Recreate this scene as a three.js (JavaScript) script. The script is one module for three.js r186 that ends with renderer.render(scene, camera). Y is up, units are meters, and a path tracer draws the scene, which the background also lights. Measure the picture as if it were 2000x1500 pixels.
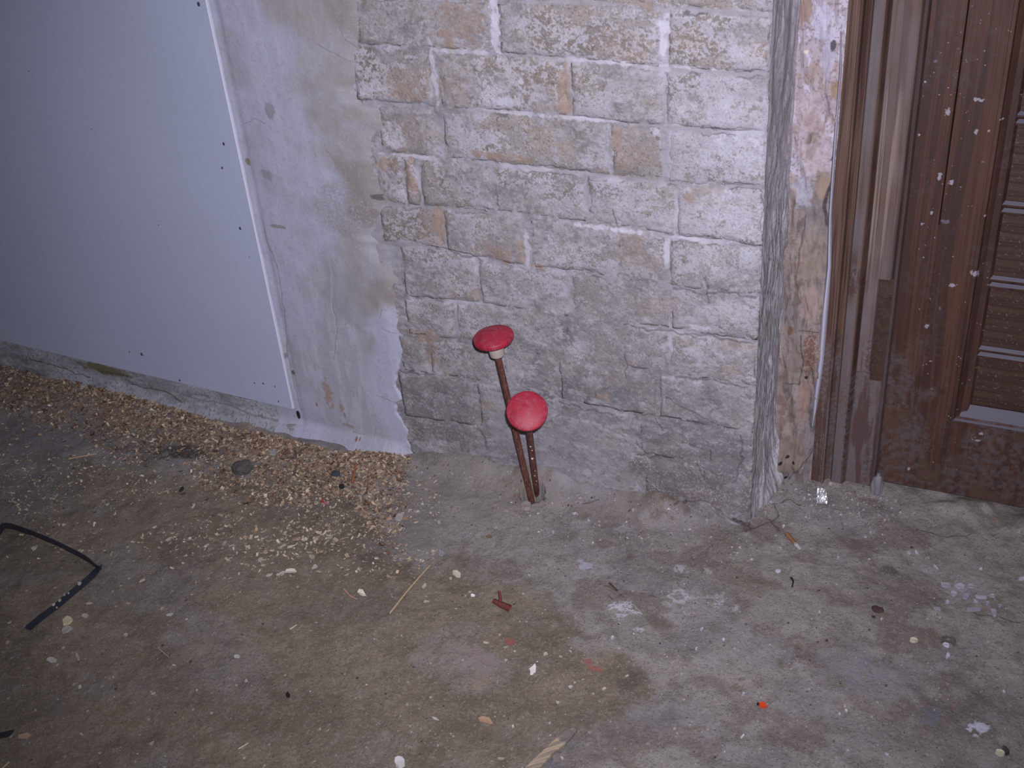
import * as THREE from 'three';
import { mergeGeometries } from 'three/addons/utils/BufferGeometryUtils.js';
import { RoundedBoxGeometry } from 'three/addons/geometries/RoundedBoxGeometry.js';

// ---------------------------------------------------------------- camera, flash, exposure
const scene = new THREE.Scene();
scene.background = new THREE.Color(0x000000);
const F = 2250, CX = 1000, CY = 750;
const camera = new THREE.PerspectiveCamera(2 * Math.atan(750 / F) * 180 / Math.PI, 4 / 3, 0.05, 20);
camera.position.set(0, 1.2775, 1.5);
camera.rotation.set(-0.56649682, 0.47354312, -0.0908527, 'YXZ');
camera.updateMatrixWorld(true);

const renderer = new THREE.WebGLRenderer({ antialias: true });
renderer.toneMapping = THREE.LinearToneMapping;
renderer.toneMappingExposure = 1.0;
renderer.shadowMap.enabled = true;

// the camera's own flash: a small lamp just above and right of the lens, the only light in the dark room
const flash = new THREE.SpotLight(new THREE.Color().setRGB(0.915, 0.91, 1.065), 11.6, 0, 41.5 * Math.PI / 180, 1, 2);
flash.position.set(0.030, 0.055, -0.01).applyMatrix4(camera.matrixWorld);
flash.target.position.set(-0.62, 0.46, 0.05);
flash.castShadow = true; flash.shadow.radius = 0.8; flash.shadow.mapSize.set(4096, 4096);
scene.add(flash, flash.target);

// ---------------------------------------------------------------- helpers
const V3 = (x, y, z) => new THREE.Vector3(x, y, z);
const clamp = (v, a = 0, b = 1) => v < a ? a : v > b ? b : v;
const lerp = (a, b, t) => a + (b - a) * t;
const sst = (a, b, v) => { const t = clamp((v - a) / (b - a)); return t * t * (3 - 2 * t); };
function rng(seed) { let a = seed >>> 0; return () => { a = (a + 0x6D2B79F5) | 0; let t = Math.imul(a ^ (a >>> 15), 1 | a); t = (t + Math.imul(t ^ (t >>> 7), 61 | t)) ^ t; return ((t ^ (t >>> 14)) >>> 0) / 4294967296; }; }
const R0 = rng(11);
const NT = new Float32Array(65536); for (let i = 0; i < 65536; i++) NT[i] = R0();
function vn(x, y) {
  const xi = Math.floor(x), yi = Math.floor(y); let fx = x - xi, fy = y - yi;
  fx = fx * fx * (3 - 2 * fx); fy = fy * fy * (3 - 2 * fy);
  const x0 = xi & 255, x1 = (xi + 1) & 255, y0 = (yi & 255) << 8, y1 = ((yi + 1) & 255) << 8;
  const a = NT[y0 + x0], b = NT[y0 + x1], c = NT[y1 + x0], d = NT[y1 + x1];
  return a + (b - a) * fx + (c - a + (a - b - c + d) * fx) * fy;
}
function fb(x, y, o = 3) { let s = 0, a = 1, t = 0; for (let i = 0; i < o; i++) { s += a * vn(x + i * 37.3, y + i * 91.7); t += a; a *= 0.55; x *= 2.03; y *= 2.03; } return clamp((s / t - 0.5) * 1.7 + 0.5); }
const sg = (x, y, o = 3) => fb(x, y, o) * 2 - 1;

// a pixel of the 2000x1500 photograph gives a direction; the surface it lies on gives the distance
function ray(px, py) { return V3((px - CX) / F, -(py - CY) / F, -1).applyQuaternion(camera.quaternion); }
function onZ(px, py, z = 0) { const d = ray(px, py), t = (z - camera.position.z) / d.z; return camera.position.clone().addScaledVector(d, t); }
function onY(px, py, y = 0) { const d = ray(px, py), t = (y - camera.position.y) / d.y; return camera.position.clone().addScaledVector(d, t); }
const wallScale = (px, py, z = 0) => onZ(px + 1, py, z).distanceTo(onZ(px, py, z));
function poly(pts, x) { if (x <= pts[0][0]) { return pts[0][1]; } for (let i = 1; i < pts.length; i++) if (x <= pts[i][0]) { const [a, b] = [pts[i - 1], pts[i]]; return lerp(a[1], b[1], (x - a[0]) / (b[0] - a[0])); } return pts[pts.length - 1][1]; }
function inPoly(P, x, y) { let c = false; for (let i = 0, j = P.length - 1; i < P.length; j = i++) { const [xi, yi] = P[i], [xj, yj] = P[j]; if ((yi > y) !== (yj > y) && x < (xj - xi) * (y - yi) / (yj - yi) + xi) c = !c; } return c; }
function segDist(x, y, ax, ay, bx, by) { const dx = bx - ax, dy = by - ay, t = clamp(((x - ax) * dx + (y - ay) * dy) / (dx * dx + dy * dy + 1e-12)); return Math.hypot(x - ax - dx * t, y - ay - dy * t); }
function edgeDist(P, x, y) { let d = 1e9; for (let i = 0, j = P.length - 1; i < P.length; j = i++) d = Math.min(d, segDist(x, y, P[j][0], P[j][1], P[i][0], P[i][1])); return inPoly(P, x, y) ? d : -d; }

// textures: colour (8 bit sRGB values as floats 0..255) and height, painted in metres over a rectangle of the surface
class Paint {
  constructor(w, h, x0, x1, y0, y1) { Object.assign(this, { w, h, x0, x1, y0, y1 }); this.c = new Float32Array(w * h * 3); this.b = new Float32Array(w * h); }
  fill(fn) {
    const o = [0, 0, 0, 0];
    for (let j = 0; j < this.h; j++) { const y = lerp(this.y0, this.y1, (j + 0.5) / this.h);
      for (let i = 0; i < this.w; i++) { const x = lerp(this.x0, this.x1, (i + 0.5) / this.w); fn(x, y, o); const k = j * this.w + i; this.c[k * 3] = o[0]; this.c[k * 3 + 1] = o[1]; this.c[k * 3 + 2] = o[2]; this.b[k] = o[3]; } }
    return this;
  }
  // region(fn(x,y) -> weight) blended with colour
  spot(cx, cy, rx, ry, col, a = 1, o = {}) {
    const { rag = 0.35, soft = 0.25, freq = 120, ang = 0, db = 0, grain = 0 } = o, R = Math.max(rx, ry) * 1.6, ca = Math.cos(ang), sa = Math.sin(ang);
    const i0 = Math.max(0, Math.floor((cx - R - this.x0) / (this.x1 - this.x0) * this.w)), i1 = Math.min(this.w - 1, Math.ceil((cx + R - this.x0) / (this.x1 - this.x0) * this.w));
    const j0 = Math.max(0, Math.floor((cy - R - this.y0) / (this.y1 - this.y0) * this.h)), j1 = Math.min(this.h - 1, Math.ceil((cy + R - this.y0) / (this.y1 - this.y0) * this.h));
    for (let j = j0; j <= j1; j++) for (let i = i0; i <= i1; i++) {
      const x = lerp(this.x0, this.x1, (i + 0.5) / this.w), y = lerp(this.y0, this.y1, (j + 0.5) / this.h), dx = x - cx, dy = y - cy;
      const d = Math.hypot((dx * ca + dy * sa) / rx, (-dx * sa + dy * ca) / ry) + rag * sg(x * freq + 5, y * freq, 3);
      let t = a * (1 - sst(1 - soft, 1 + soft, d)); if (t <= 0) continue;
      if (grain) t *= sst(0.5 - 0.2, 0.5 + 0.2, fb(x * 420, y * 420, 2) + (1 - grain) - 0.5 + 0.25);
      const k = j * this.w + i; for (let q = 0; q < 3; q++) this.c[k * 3 + q] = lerp(this.c[k * 3 + q], col[q], t); this.b[k] += db * t;
    }
  }
  line(pts, wd, col, a = 1, o = {}) {
    const { wob = 0.0015, db = 0, freq = 60 } = o; const xs = pts.map(p => p[0]), ys = pts.map(p => p[1]), m = wd * 3 + wob * 2;
    const i0 = Math.max(0, Math.floor((Math.min(...xs) - m - this.x0) / (this.x1 - this.x0) * this.w)), i1 = Math.min(this.w - 1, Math.ceil((Math.max(...xs) + m - this.x0) / (this.x1 - this.x0) * this.w));
    const j0 = Math.max(0, Math.floor((Math.min(...ys) - m - this.y0) / (this.y1 - this.y0) * this.h)), j1 = Math.min(this.h - 1, Math.ceil((Math.max(...ys) + m - this.y0) / (this.y1 - this.y0) * this.h));
    for (let j = j0; j <= j1; j++) for (let i = i0; i <= i1; i++) {
      const x = lerp(this.x0, this.x1, (i + 0.5) / this.w), y = lerp(this.y0, this.y1, (j + 0.5) / this.h);
      const xx = x + wob * sg(x * freq + 3, y * freq, 2), yy = y + wob * sg(x * freq, y * freq + 9, 2);
      let d = 1e9; for (let q = 1; q < pts.length; q++) d = Math.min(d, segDist(xx, yy, pts[q - 1][0], pts[q - 1][1], pts[q][0], pts[q][1]));
      const t = a * (1 - sst(wd * 0.5, wd * 1.1, d)) * (0.55 + 0.45 * fb(x * 300, y * 300, 2)); if (t <= 0) continue;
      const k = j * this.w + i; for (let q = 0; q < 3; q++) this.c[k * 3 + q] = lerp(this.c[k * 3 + q], col[q], t); this.b[k] += db * t;
    }
  }
  maps() {
    const n = this.w * this.h, A = new Uint8Array(n * 4), B = new Uint8Array(n * 4);
    for (let k = 0; k < n; k++) { for (let q = 0; q < 3; q++) A[k * 4 + q] = clamp(Math.round(this.c[k * 3 + q]), 0, 255); A[k * 4 + 3] = 255; const v = Math.round(clamp(this.b[k]) * 255); B[k * 4] = B[k * 4 + 1] = B[k * 4 + 2] = v; B[k * 4 + 3] = 255; }
    const mk = (D, srgb) => { const t = new THREE.DataTexture(D, this.w, this.h); t.magFilter = THREE.LinearFilter; t.minFilter = THREE.LinearFilter; t.wrapS = t.wrapT = THREE.MirroredRepeatWrapping; if (srgb) t.colorSpace = THREE.SRGBColorSpace; t.needsUpdate = true; return t; };
    this.c = null; const r = { map: mk(A, true), bumpMap: mk(B, false) }; this.b = null; return r;
  }
  uv(x, y) { return [(x - this.x0) / (this.x1 - this.x0), (y - this.y0) / (this.y1 - this.y0)]; }
}
const mix3 = (o, c, t) => { o[0] += (c[0] - o[0]) * t; o[1] += (c[1] - o[1]) * t; o[2] += (c[2] - o[2]) * t; };
const K = (k, r = 1, g = 1, b = 1) => new THREE.Color().setRGB(k * r, k * g, k * b);

function grid(us, vs, fn, uvf) {   // us, vs arrays; fn(u,v) -> [x,y,z]
  const nu = us.length, nv = vs.length, P = new Float32Array(nu * nv * 3), U = new Float32Array(nu * nv * 2), I = [];
  for (let j = 0; j < nv; j++) for (let i = 0; i < nu; i++) { const k = j * nu + i, p = fn(us[i], vs[j], i, j), q = uvf ? uvf(us[i], vs[j], p) : [us[i], vs[j]]; P.set(p, k * 3); U.set(q, k * 2); }
  for (let j = 0; j < nv - 1; j++) for (let i = 0; i < nu - 1; i++) { const a = j * nu + i, b = a + 1, c = a + nu, d = c + 1; I.push(a, b, d, a, d, c); }
  const g = new THREE.BufferGeometry(); g.setAttribute('position', new THREE.BufferAttribute(P, 3)); g.setAttribute('uv', new THREE.BufferAttribute(U, 2)); g.setIndex(I); g.computeVertexNormals(); return g;
}
const lin = (a, b, n) => Array.from({ length: n + 1 }, (_, i) => a + (b - a) * i / n);
const taken = {};
function numbered(n) { const k = taken[n] = (taken[n] ?? -1) + 1; return k ? `${n}_${String(k).padStart(3, '0')}` : n; }
function mesh(name, geo, mat, parent) { const m = new THREE.Mesh(geo, mat); m.name = parent ? name : numbered(name); m.castShadow = m.receiveShadow = true; (parent || scene).add(m); return m; }
function tag(o, label, category, group, kind) { o.userData.label = label; o.userData.category = category; if (group) o.userData.group = group; if (kind) o.userData.kind = kind; return o; }
function group(name, label, category, grp, kind) { const g = new THREE.Group(); g.name = numbered(name); scene.add(g); return tag(g, label, category, grp, kind); }
function box(x0, x1, y0, y1, z0, z1) { const g = new THREE.BoxGeometry(x1 - x0, y1 - y0, z1 - z0); g.translate((x0 + x1) / 2, (y0 + y1) / 2, (z0 + z1) / 2); return g; }
const std = (o) => new THREE.MeshStandardMaterial({ roughness: 0.95, metalness: 0, side: THREE.DoubleSide, ...o });

// ---------------------------------------------------------------- floor height
const XC = -0.344, ZD = -0.165;       // wall corner beside the door, depth of the door recess
const HOLE = onY(1040, 970, 0.0);
function floorY(x, z) {
  let y = 0.0035 * sg(x * 5, z * 5, 2) + 0.0018 * sg(x * 22 + 7, z * 22, 2) + 0.0008 * sg(x * 70, z * 70, 2);
  y += 0.032 * sst(-1.02, -0.93, x) * (1 - sst(-0.52, -0.36, x)) * Math.exp(-Math.pow(Math.max(z, 0) / 0.034, 2)) * (0.75 + 0.5 * fb(x * 14, 3, 2));
  y += (1 - sst(-1.06, -0.96, x)) * 0.009 * (1 - sst(0.02, 0.15, z + 0.035 * sg(x * 7, 2, 2))) * (0.7 + 0.6 * fb(x * 20, z * 20, 2));
  if (x > -0.50) y += 0.018 * sst(-0.50, -0.36, x) * (1 - sst(-0.05, -0.33 + 0.2, x)) * Math.exp(-Math.pow(Math.max(z - ZD, 0) / 0.05, 2)) * fb(x * 25 + 3, z * 25, 2) * (z < 0 ? 1 : 0.4);
  const dx = x - HOLE.x, dz = z - HOLE.z;
  y -= 0.010 * Math.exp(-(Math.pow((dx + 0.012) / 0.030, 2) + Math.pow((dz + 0.004) / 0.022, 2)));
  y -= 0.085 * (1 - sst(0.65, 1.15, Math.hypot(dx / 0.021, dz / 0.0165) + 0.18 * sg(x * 130, z * 130, 2)));
  return y;
}
function fl(px, py) { let p = onY(px, py, 0); for (let i = 0; i < 4; i++) p = onY(px, py, Math.max(floorY(p.x, p.z), -0.01)); return p; }

// ---------------------------------------------------------------- wall layout: courses and bricks read from the photograph
const BRICK_TOP = 1.24;
const CL = [ // mortar lines, photograph pixels
  [[975, 2], [1100, 4], [1250, 9], [1310, 16], [1499, 27]],
  [[695, 90], [830, 96], [974, 105], [1100, 118], [1250, 131], [1349, 140], [1499, 147]],
  [[690, 198], [755, 204], [848, 211], [950, 219], [1100, 227], [1220, 243], [1292, 249], [1400, 256], [1490, 264]],
  [[737, 301], [860, 310], [962, 321], [1100, 336], [1190, 345], [1298, 357], [1349, 364], [1496, 368]],
  [[740, 398], [791, 402], [860, 408], [1010, 418], [1142, 436], [1250, 450], [1310, 463], [1430, 476], [1484, 486]],
  [[739, 474], [865, 488], [940, 507], [1039, 523], [1150, 535], [1220, 549], [1310, 562], [1481, 577]],
  [[770, 579], [910, 591], [1000, 604], [1105, 620], [1220, 634], [1300, 641], [1370, 656], [1481, 667]],
  [[790, 651], [880, 664], [949, 676], [1090, 701], [1220, 718], [1310, 732], [1460, 757]],
  [[781, 724], [880, 736], [970, 751], [1100, 781], [1220, 805], [1310, 818], [1460, 846]],
  [[785, 812], [950, 835], [1100, 862], [1245, 886], [1368, 907], [1455, 924]],
].map(l => l.map(([x, y]) => { const p = onZ(x, y); return [p.x, p.y]; }));
const PITCH = 0.083;
for (let k = 1; k <= 5; k++) CL.unshift([[-1.2, CL[0][0][1] + (k === 1 ? PITCH : PITCH)], [-0.3, CL[0][0][1] + PITCH + 0.002]]);
CL.push([[-1.2, 0.004], [-0.3, 0.004]]);
const CLT = CL.map(l => Float32Array.from({ length: 2001 }, (_, i) => poly(l, -1.2 + i * 0.0005)));
const lineY = (k, x) => CLT[k][clamp(Math.round((x + 1.2) / 0.0005), 0, 2000)];
// [left, right (pixels at mid course), tan, white, dark]
const BR = [
  [[700, 957, .9, .55, 0], [975, 1262, .8, .4, 0], [1270, 1505, .75, .55, 0]],
  [[695, 957, 1, .62, .1], [977, 1287, .75, .42, 0], [1306, 1503, .8, .5, 0]],
  [[690, 840, .8, .6, .1], [857, 1104, .7, .45, 0], [1116, 1294, .45, .66, 0], [1302, 1500, .35, .74, 0]],
  [[742, 846, .95, .5, .15], [868, 1187, .75, .55, 0], [1196, 1290, .95, .3, .05], [1306, 1497, .3, .78, 0]],
  [[738, 786, .9, .5, 0], [791, 813, 1, .1, .05], [822, 960, .5, .55, .1], [968, 1142, .4, .55, .05], [1150, 1316, .35, .62, 0], [1324, 1492, .35, .75, 0]],
  [[745, 862, .8, .45, .15], [870, 1020, .6, .5, .05], [1041, 1203, .35, .64, .05], [1208, 1293, .8, .35, .05], [1309, 1486, .35, .62, 0]],
  [[788, 930, .5, .55, .05], [938, 1108, .3, .62, 0], [1118, 1306, .3, .42, .2], [1313, 1483, .4, .62, .05]],
  [[796, 885, .5, .55, .05], [892, 1098, .3, .52, .08], [1108, 1302, .3, .45, .22], [1312, 1480, .45, .6, .05]],
  [[784, 832, .5, .55, .1], [840, 978, .4, .5, .15], [986, 1086, .25, .5, .12], [1096, 1280, .2, .42, .25], [1291, 1474, .15, .4, .3]],
  [[786, 930, .35, .3, .45], [938, 1090, .2, .4, .2], [1100, 1245, .2, .45, .2], [1252, 1380, .1, .35, .35], [1388, 1470, .15, .35, .35]],
  [[790, 925, .35, .3, .42], [935, 1080, .25, .4, .2], [1090, 1255, .2, .4, .25], [1262, 1366, .2, .35, .35], [1374, 1466, .2, .35, .35]],
];
const bricks = [];
const midPx = [-60, 62, 175, 300, 400, 500, 600, 690, 775, 860, 940];
const rb = rng(5);
BR.forEach((row, i) => row.forEach(([l, r, tan, white, dark]) => {
  const k = i + 4; // course between CL[k] and CL[k+1]
  const yA = 0.5 * (lineY(k, -0.7) + lineY(k + 1, -0.7));
  const conv = (px) => { let py = midPx[i]; for (let t = 0; t < 4; t++) { const p = onZ(px, py); const yy = 0.5 * (lineY(k, p.x) + lineY(k + 1, p.x)); py += (p.y - yy) / wallScale(px, py); } return onZ(px, py).x; };
  bricks.push({ k, x0: conv(l), x1: Math.min(conv(r), XC - 0.001), tan, white, dark, z: 0.0005 + rb() * 0.002, s: rb() * 90 });
}));
for (let k = 0; k < 4; k++) { let x = -1.06 + (k % 2) * 0.09; while (x < XC - 0.06) { const x1 = Math.min(x + 0.20 + rb() * 0.06, XC - 0.001); bricks.push({ k, x0: x, x1: XC - x1 < 0.07 ? XC - 0.001 : x1, tan: .5 + rb() * .4, white: .4 + rb() * .3, dark: 0, z: 0.0005 + rb() * 0.002, s: rb() * 90 }); x = (XC - x1 < 0.07 ? XC : x1) + 0.009; } }
const byCourse = CL.map((_, k) => bricks.filter(b => b.k === k));

// old lime and render wiped over bricks and joints alike: strong low down, patchy above
const smear = (x, y) => clamp(1.1 * sst(0.03, -0.03, y - 0.36 + 0.30 * (fb(x * 7 + 2, y * 9, 3) - 0.5)) + 0.9 * sst(0.56, 0.74, fb(x * 11 + 20, y * 15, 2)));
// ---------------------------------------------------------------- brick wall paint
const PB = new Paint(1150, 1900, -1.09, -0.33, 0, 1.25);
{
  const W = [190, 185, 194], TAN = [166, 151, 138], GREY = [154, 147, 146], OL = [122, 110, 98], DK = [118, 113, 115], MORT = [172, 167, 174], MORTG = [142, 137, 140];
  PB.fill((x, y, o) => {
    const xw = x + 0.0030 * sg(x * 55, y * 55, 2) + 0.0010 * sg(x * 240, y * 240, 1), yw = y + 0.0028 * sg(x * 42 + 40, y * 60, 2) + 0.0010 * sg(x * 240 + 9, y * 240, 1);
    let k = 0; while (k < CL.length - 2 && yw < lineY(k + 1, xw)) k++;
    const ya = lineY(k, xw), yb = lineY(k + 1, xw); let d = -0.01, B = null; const sm = smear(x, y);
    const n1 = fb(x * 16, y * 16, 3), n2 = fb(x * 85, y * 85, 3), n3 = fb(x * 300, y * 300, 2), n4 = fb(x * 480 + 50, y * 480, 2), st = fb(x * 26 + 90, y * 150, 3);
    const jw = 0.0028 + 0.0034 * (n1 - 0.4) + 0.003 * (st - 0.5);
    for (const b of byCourse[k]) { const e = Math.min(xw - b.x0, b.x1 - xw); if (e > -0.004) { B = b; d = Math.min(e, ya - yw - jw - 0.001, yw - yb - jw - 0.001); break; } }
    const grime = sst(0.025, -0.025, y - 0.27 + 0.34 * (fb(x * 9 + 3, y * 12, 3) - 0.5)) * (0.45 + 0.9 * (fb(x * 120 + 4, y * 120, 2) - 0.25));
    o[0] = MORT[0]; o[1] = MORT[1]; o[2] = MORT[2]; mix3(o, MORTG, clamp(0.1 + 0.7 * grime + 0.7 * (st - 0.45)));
    mix3(o, [200, 195, 204], sst(0.55, 0.75, n1) * (1 - grime) * 0.7);
    o[3] = 0.46 + 0.22 * (n2 - 0.5) + 0.12 * (n3 - 0.5) + 0.15 * (st - 0.5);
    if (B && d > -0.004) {
      const c = [GREY[0], GREY[1], GREY[2]]; const q = B.s;
      mix3(c, TAN, clamp(B.tan * (0.42 + 1.2 * (fb(x * 26 + q, y * 26, 3) - 0.2))));
      mix3(c, [136, 130, 130], 0.55 * sst(0.5, 0.8, fb(x * 20 + q, y * 34, 3)));
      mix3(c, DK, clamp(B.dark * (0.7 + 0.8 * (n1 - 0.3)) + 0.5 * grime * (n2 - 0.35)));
      const wv = 0.36 * fb(x * 62 + q, y * 70, 3) + 0.20 * n3 + 0.22 * st + 0.42 * (fb(x * 17 + q * 2, y * 22, 3)) - 0.10, T = 0.82 - 0.46 * B.white;
      const w = sst(T - 0.07, T + 0.05, wv);
      mix3(c, OL, clamp(B.tan * 0.55 * sst(0.06, 0.0, Math.abs(wv - T + 0.09)) * sst(0.45, 0.7, n2)) * (1 - sm));
      const fl1 = sst(0.50, 0.62, fb(x * 12 + q * 3, y * 17, 2)), crisp = 0.55 * fb(x * 130 + q, y * 150, 3) + 0.45 * n3;
      mix3(c, OL, 0.75 * fl1 * B.tan * sst(0.44, 0.38, crisp) * (1 - 0.6 * sm)); mix3(c, [204, 199, 207], 0.8 * fl1 * (0.35 + 0.65 * B.tan) * sst(0.50, 0.56, crisp) * (1 - 0.5 * sm));
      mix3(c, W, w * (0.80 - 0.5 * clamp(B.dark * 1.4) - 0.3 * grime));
      mix3(c, [104, 97, 94], 0.6 * sst(0.76, 0.88, n4) * (1 - 0.4 * w));
      mix3(c, [210, 205, 214], 0.55 * sst(0.80, 0.92, fb(x * 460, y * 460 + 77, 2)) * (0.35 + B.white));
      const t = sst(-0.0034, 0.0022, d) * (0.78 + 0.35 * (n2 - 0.4)) * (1 - 0.25 * sm);
      mix3(o, c, clamp(t)); o[3] = lerp(o[3], 0.58 + 0.14 * (n2 - 0.5) + 0.12 * w + 0.16 * (n3 - 0.5) - 0.2 * sst(0.76, 0.88, n4), t);
      const cr = sst(0.0016, 0.0002, Math.abs(d - 0.0004)) * sst(0.58, 0.76, fb(x * 36 + 12, y * 36, 2)) * (1 - 0.5 * sm); mix3(o, [106, 100, 101], 0.6 * cr); o[3] -= 0.2 * cr;
    }
    // wiped lime and dust
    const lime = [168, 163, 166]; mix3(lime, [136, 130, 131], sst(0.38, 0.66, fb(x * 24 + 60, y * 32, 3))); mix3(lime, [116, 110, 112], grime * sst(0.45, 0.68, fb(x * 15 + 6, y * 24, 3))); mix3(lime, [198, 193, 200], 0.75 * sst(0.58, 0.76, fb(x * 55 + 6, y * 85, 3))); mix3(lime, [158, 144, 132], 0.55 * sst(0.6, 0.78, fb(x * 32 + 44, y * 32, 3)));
    mix3(lime, [104, 98, 98], 0.55 * sst(0.68, 0.84, fb(x * 210 + 8, y * 240, 2))); mix3(lime, [206, 202, 208], 0.5 * sst(0.74, 0.88, fb(x * 250 + 31, y * 290, 2)));
    mix3(o, lime, sm * (0.35 + 0.4 * n2)); o[3] += sm * 0.22 * (fb(x * 150 + 8, y * 190, 3) - 0.5);
  });
  const wsp = (px, py, rx, ry, c, a, op) => { const p = onZ(px, py), s = wallScale(px, py); PB.spot(p.x, p.y, rx * s, ry * s, c, a, op); };
  const OR = [168, 141, 123], O2 = [160, 136, 120];
  [[905, 45, 45, 35, .75], [875, 75, 10, 20, .8], [790, 160, 40, 22, .5], [800, 182, 25, 10, .8], [885, 165, 25, 30, .55], [1100, 175, 10, 36, .9], [1090, 212, 40, 6, .6], [800, 260, 55, 30, .35], [985, 308, 45, 6, .85], [945, 300, 25, 6, .7],
  [1105, 290, 14, 16, .7], [1210, 290, 10, 38, .75], [1240, 300, 35, 35, .5], [757, 318, 20, 9, .85], [801, 352, 10, 38, .95], [1255, 8, 30, 7, .8], [1245, 105, 25, 18, .35], [1345, 385, 14, 7, .9], [1375, 372, 40, 12, .45], [1410, 395, 50, 10, .35], [858, 445, 9, 36, .95],
  [835, 452, 14, 25, .5], [980, 495, 20, 12, .8], [1018, 495, 8, 22, .7], [1235, 480, 28, 22, .6], [1260, 512, 45, 18, .4], [1050, 520, 14, 6, .8], [930, 572, 14, 10, .6], [1290, 600, 45, 20, .35], [835, 655, 30, 12, .75], [842, 690, 9, 30, .7], [1440, 675, 25, 10, .5], [1428, 722, 12, 9, .6], [1230, 705, 10, 15, .5], [1180, 775, 9, 8, .8], [955, 795, 18, 9, .6], [830, 820, 30, 14, .35], [1120, 30, 60, 30, .2], [1220, 80, 40, 25, .35], [1330, 70, 30, 25, .35]]
    .forEach(([x, y, rx, ry, a], i) => wsp(x, y, rx, ry, i % 3 ? OR : O2, a * 0.72, { rag: 0.8, soft: 0.35, freq: 110, grain: rx > 12 && ry > 12 ? 0.55 : 0.2 }));
  const WH = [212, 207, 216];
  [[967, 50, 9, 52, .95], [1295, 55, 12, 24, .9], [1296, 90, 8, 18, .9], [848, 150, 5, 52, .75], [955, 175, 20, 22, .75], [1018, 158, 5, 6, .9], [990, 200, 22, 10, .7], [720, 176, 42, 16, .6], [770, 268, 22, 20, .7], [1430, 300, 60, 34, .5], [1400, 215, 80, 30, .35], [1430, 415, 50, 42, .5], [1430, 520, 40, 32, .35], [1420, 610, 50, 30, .3], [1370, 640, 20, 5, .7], [1130, 682, 22, 24, .75], [1160, 745, 16, 14, .5], [1100, 500, 50, 34, .35], [1165, 443, 45, 4, .85], [1220, 450, 30, 4, .8], [1350, 467, 50, 3, .8], [810, 600, 25, 14, .5], [1302, 490, 6, 30, .6], [1295, 770, 5, 40, .3], [1030, 490, 5, 36, .7], [1450, 100, 24, 20, .45], [1400, 690, 70, 28, .22], [1330, 130, 60, 4, .7], [1190, 122, 60, 4, .75], [1140, 232, 60, 4, .7], [900, 100, 60, 4, .6], [1010, 222, 60, 4, .7], [800, 305, 50, 3, .75], [830, 720, 40, 12, .35]]
    .forEach(([x, y, rx, ry, a]) => wsp(x, y, rx, ry, WH, a, { rag: 0.55, soft: 0.35, freq: 140, grain: ry > 12 && rx > 12 ? 0.5 : 0 }));
  // pale grey render smeared over the foot of the wall, and dark soil stains
  [[1100, 880, 150, 62, [154, 150, 156], .85], [1010, 830, 50, 50, [150, 146, 150], .6], [1200, 930, 50, 40, [158, 154, 160], .7], [860, 800, 70, 55, [112, 108, 110], .55], [860, 850, 60, 20, [106, 100, 98], .5], [1250, 905, 12, 22, [96, 84, 78], .8], [1300, 960, 26, 16, [84, 70, 60], .8], [1185, 760, 90, 12, [108, 103, 106], .5], [1120, 800, 60, 10, [100, 95, 98], .5], [1330, 860, 60, 10, [110, 105, 108], .5], [1400, 905, 70, 40, [122, 116, 118], .6], [1370, 965, 110, 45, [118, 108, 103], 1], [1310, 905, 60, 40, [122, 114, 112], .8], [1400, 860, 80, 30, [124, 118, 119], .7], [1340, 790, 110, 34, [130, 124, 126], .6], [1150, 960, 120, 20, [132, 124, 120], .8], [1200, 690, 80, 36, [130, 124, 126], .5], [1230, 600, 90, 30, [134, 128, 129], .5]]
    .forEach(([x, y, rx, ry, c, a]) => wsp(x, y, rx, ry, c, a * 0.75, { rag: 0.7, soft: 0.5, freq: 40, grain: 0.6 }));
  const wl = (pts, w, c, a, o) => PB.line(pts.map(([x, y]) => { const p = onZ(x, y); return [p.x, p.y]; }), w, c, a, o);
  const CR = [70, 64, 66];
  [[[1222, 690], [1224, 735]], [[1210, 800], [1300, 815], [1380, 828]], [[1300, 775], [1350, 800], [1400, 830]], [[1280, 815], [1294, 838]], [[1240, 860], [1258, 880], [1300, 888]], [[1245, 886], [1300, 893]], [[1366, 905], [1372, 930]], [[1320, 985], [1345, 976], [1375, 977], [1400, 990]], [[1400, 992], [1430, 1018], [1458, 1024]], [[780, 726], [850, 733]], [[1090, 780], [1140, 800], [1200, 806]], [[865, 487], [940, 508]], [[1220, 634], [1370, 657], [1470, 668]], [[1310, 560], [1390, 572], [1478, 578]], [[1320, 735], [1400, 745], [1460, 757]], [[1378, 540], [1386, 590]], [[1448, 850], [1452, 900], [1440, 930], [1430, 945]], [[1200, 412], [1208, 440]]].forEach(p => wl(p, 0.0021, CR, .45, { db: -0.2, wob: 0.004 }));
  wl([[1315, 990], [1322, 1000], [1340, 978]], 0.004, [72, 52, 44], .7, { db: -0.2 });
  wl([[1435, 1015], [1460, 1030]], 0.006, [66, 52, 48], .7, { db: -0.3 });
}
const brickMat = std({ ...PB.maps(), color: K(0.86), bumpScale: 0.0018 });

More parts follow.
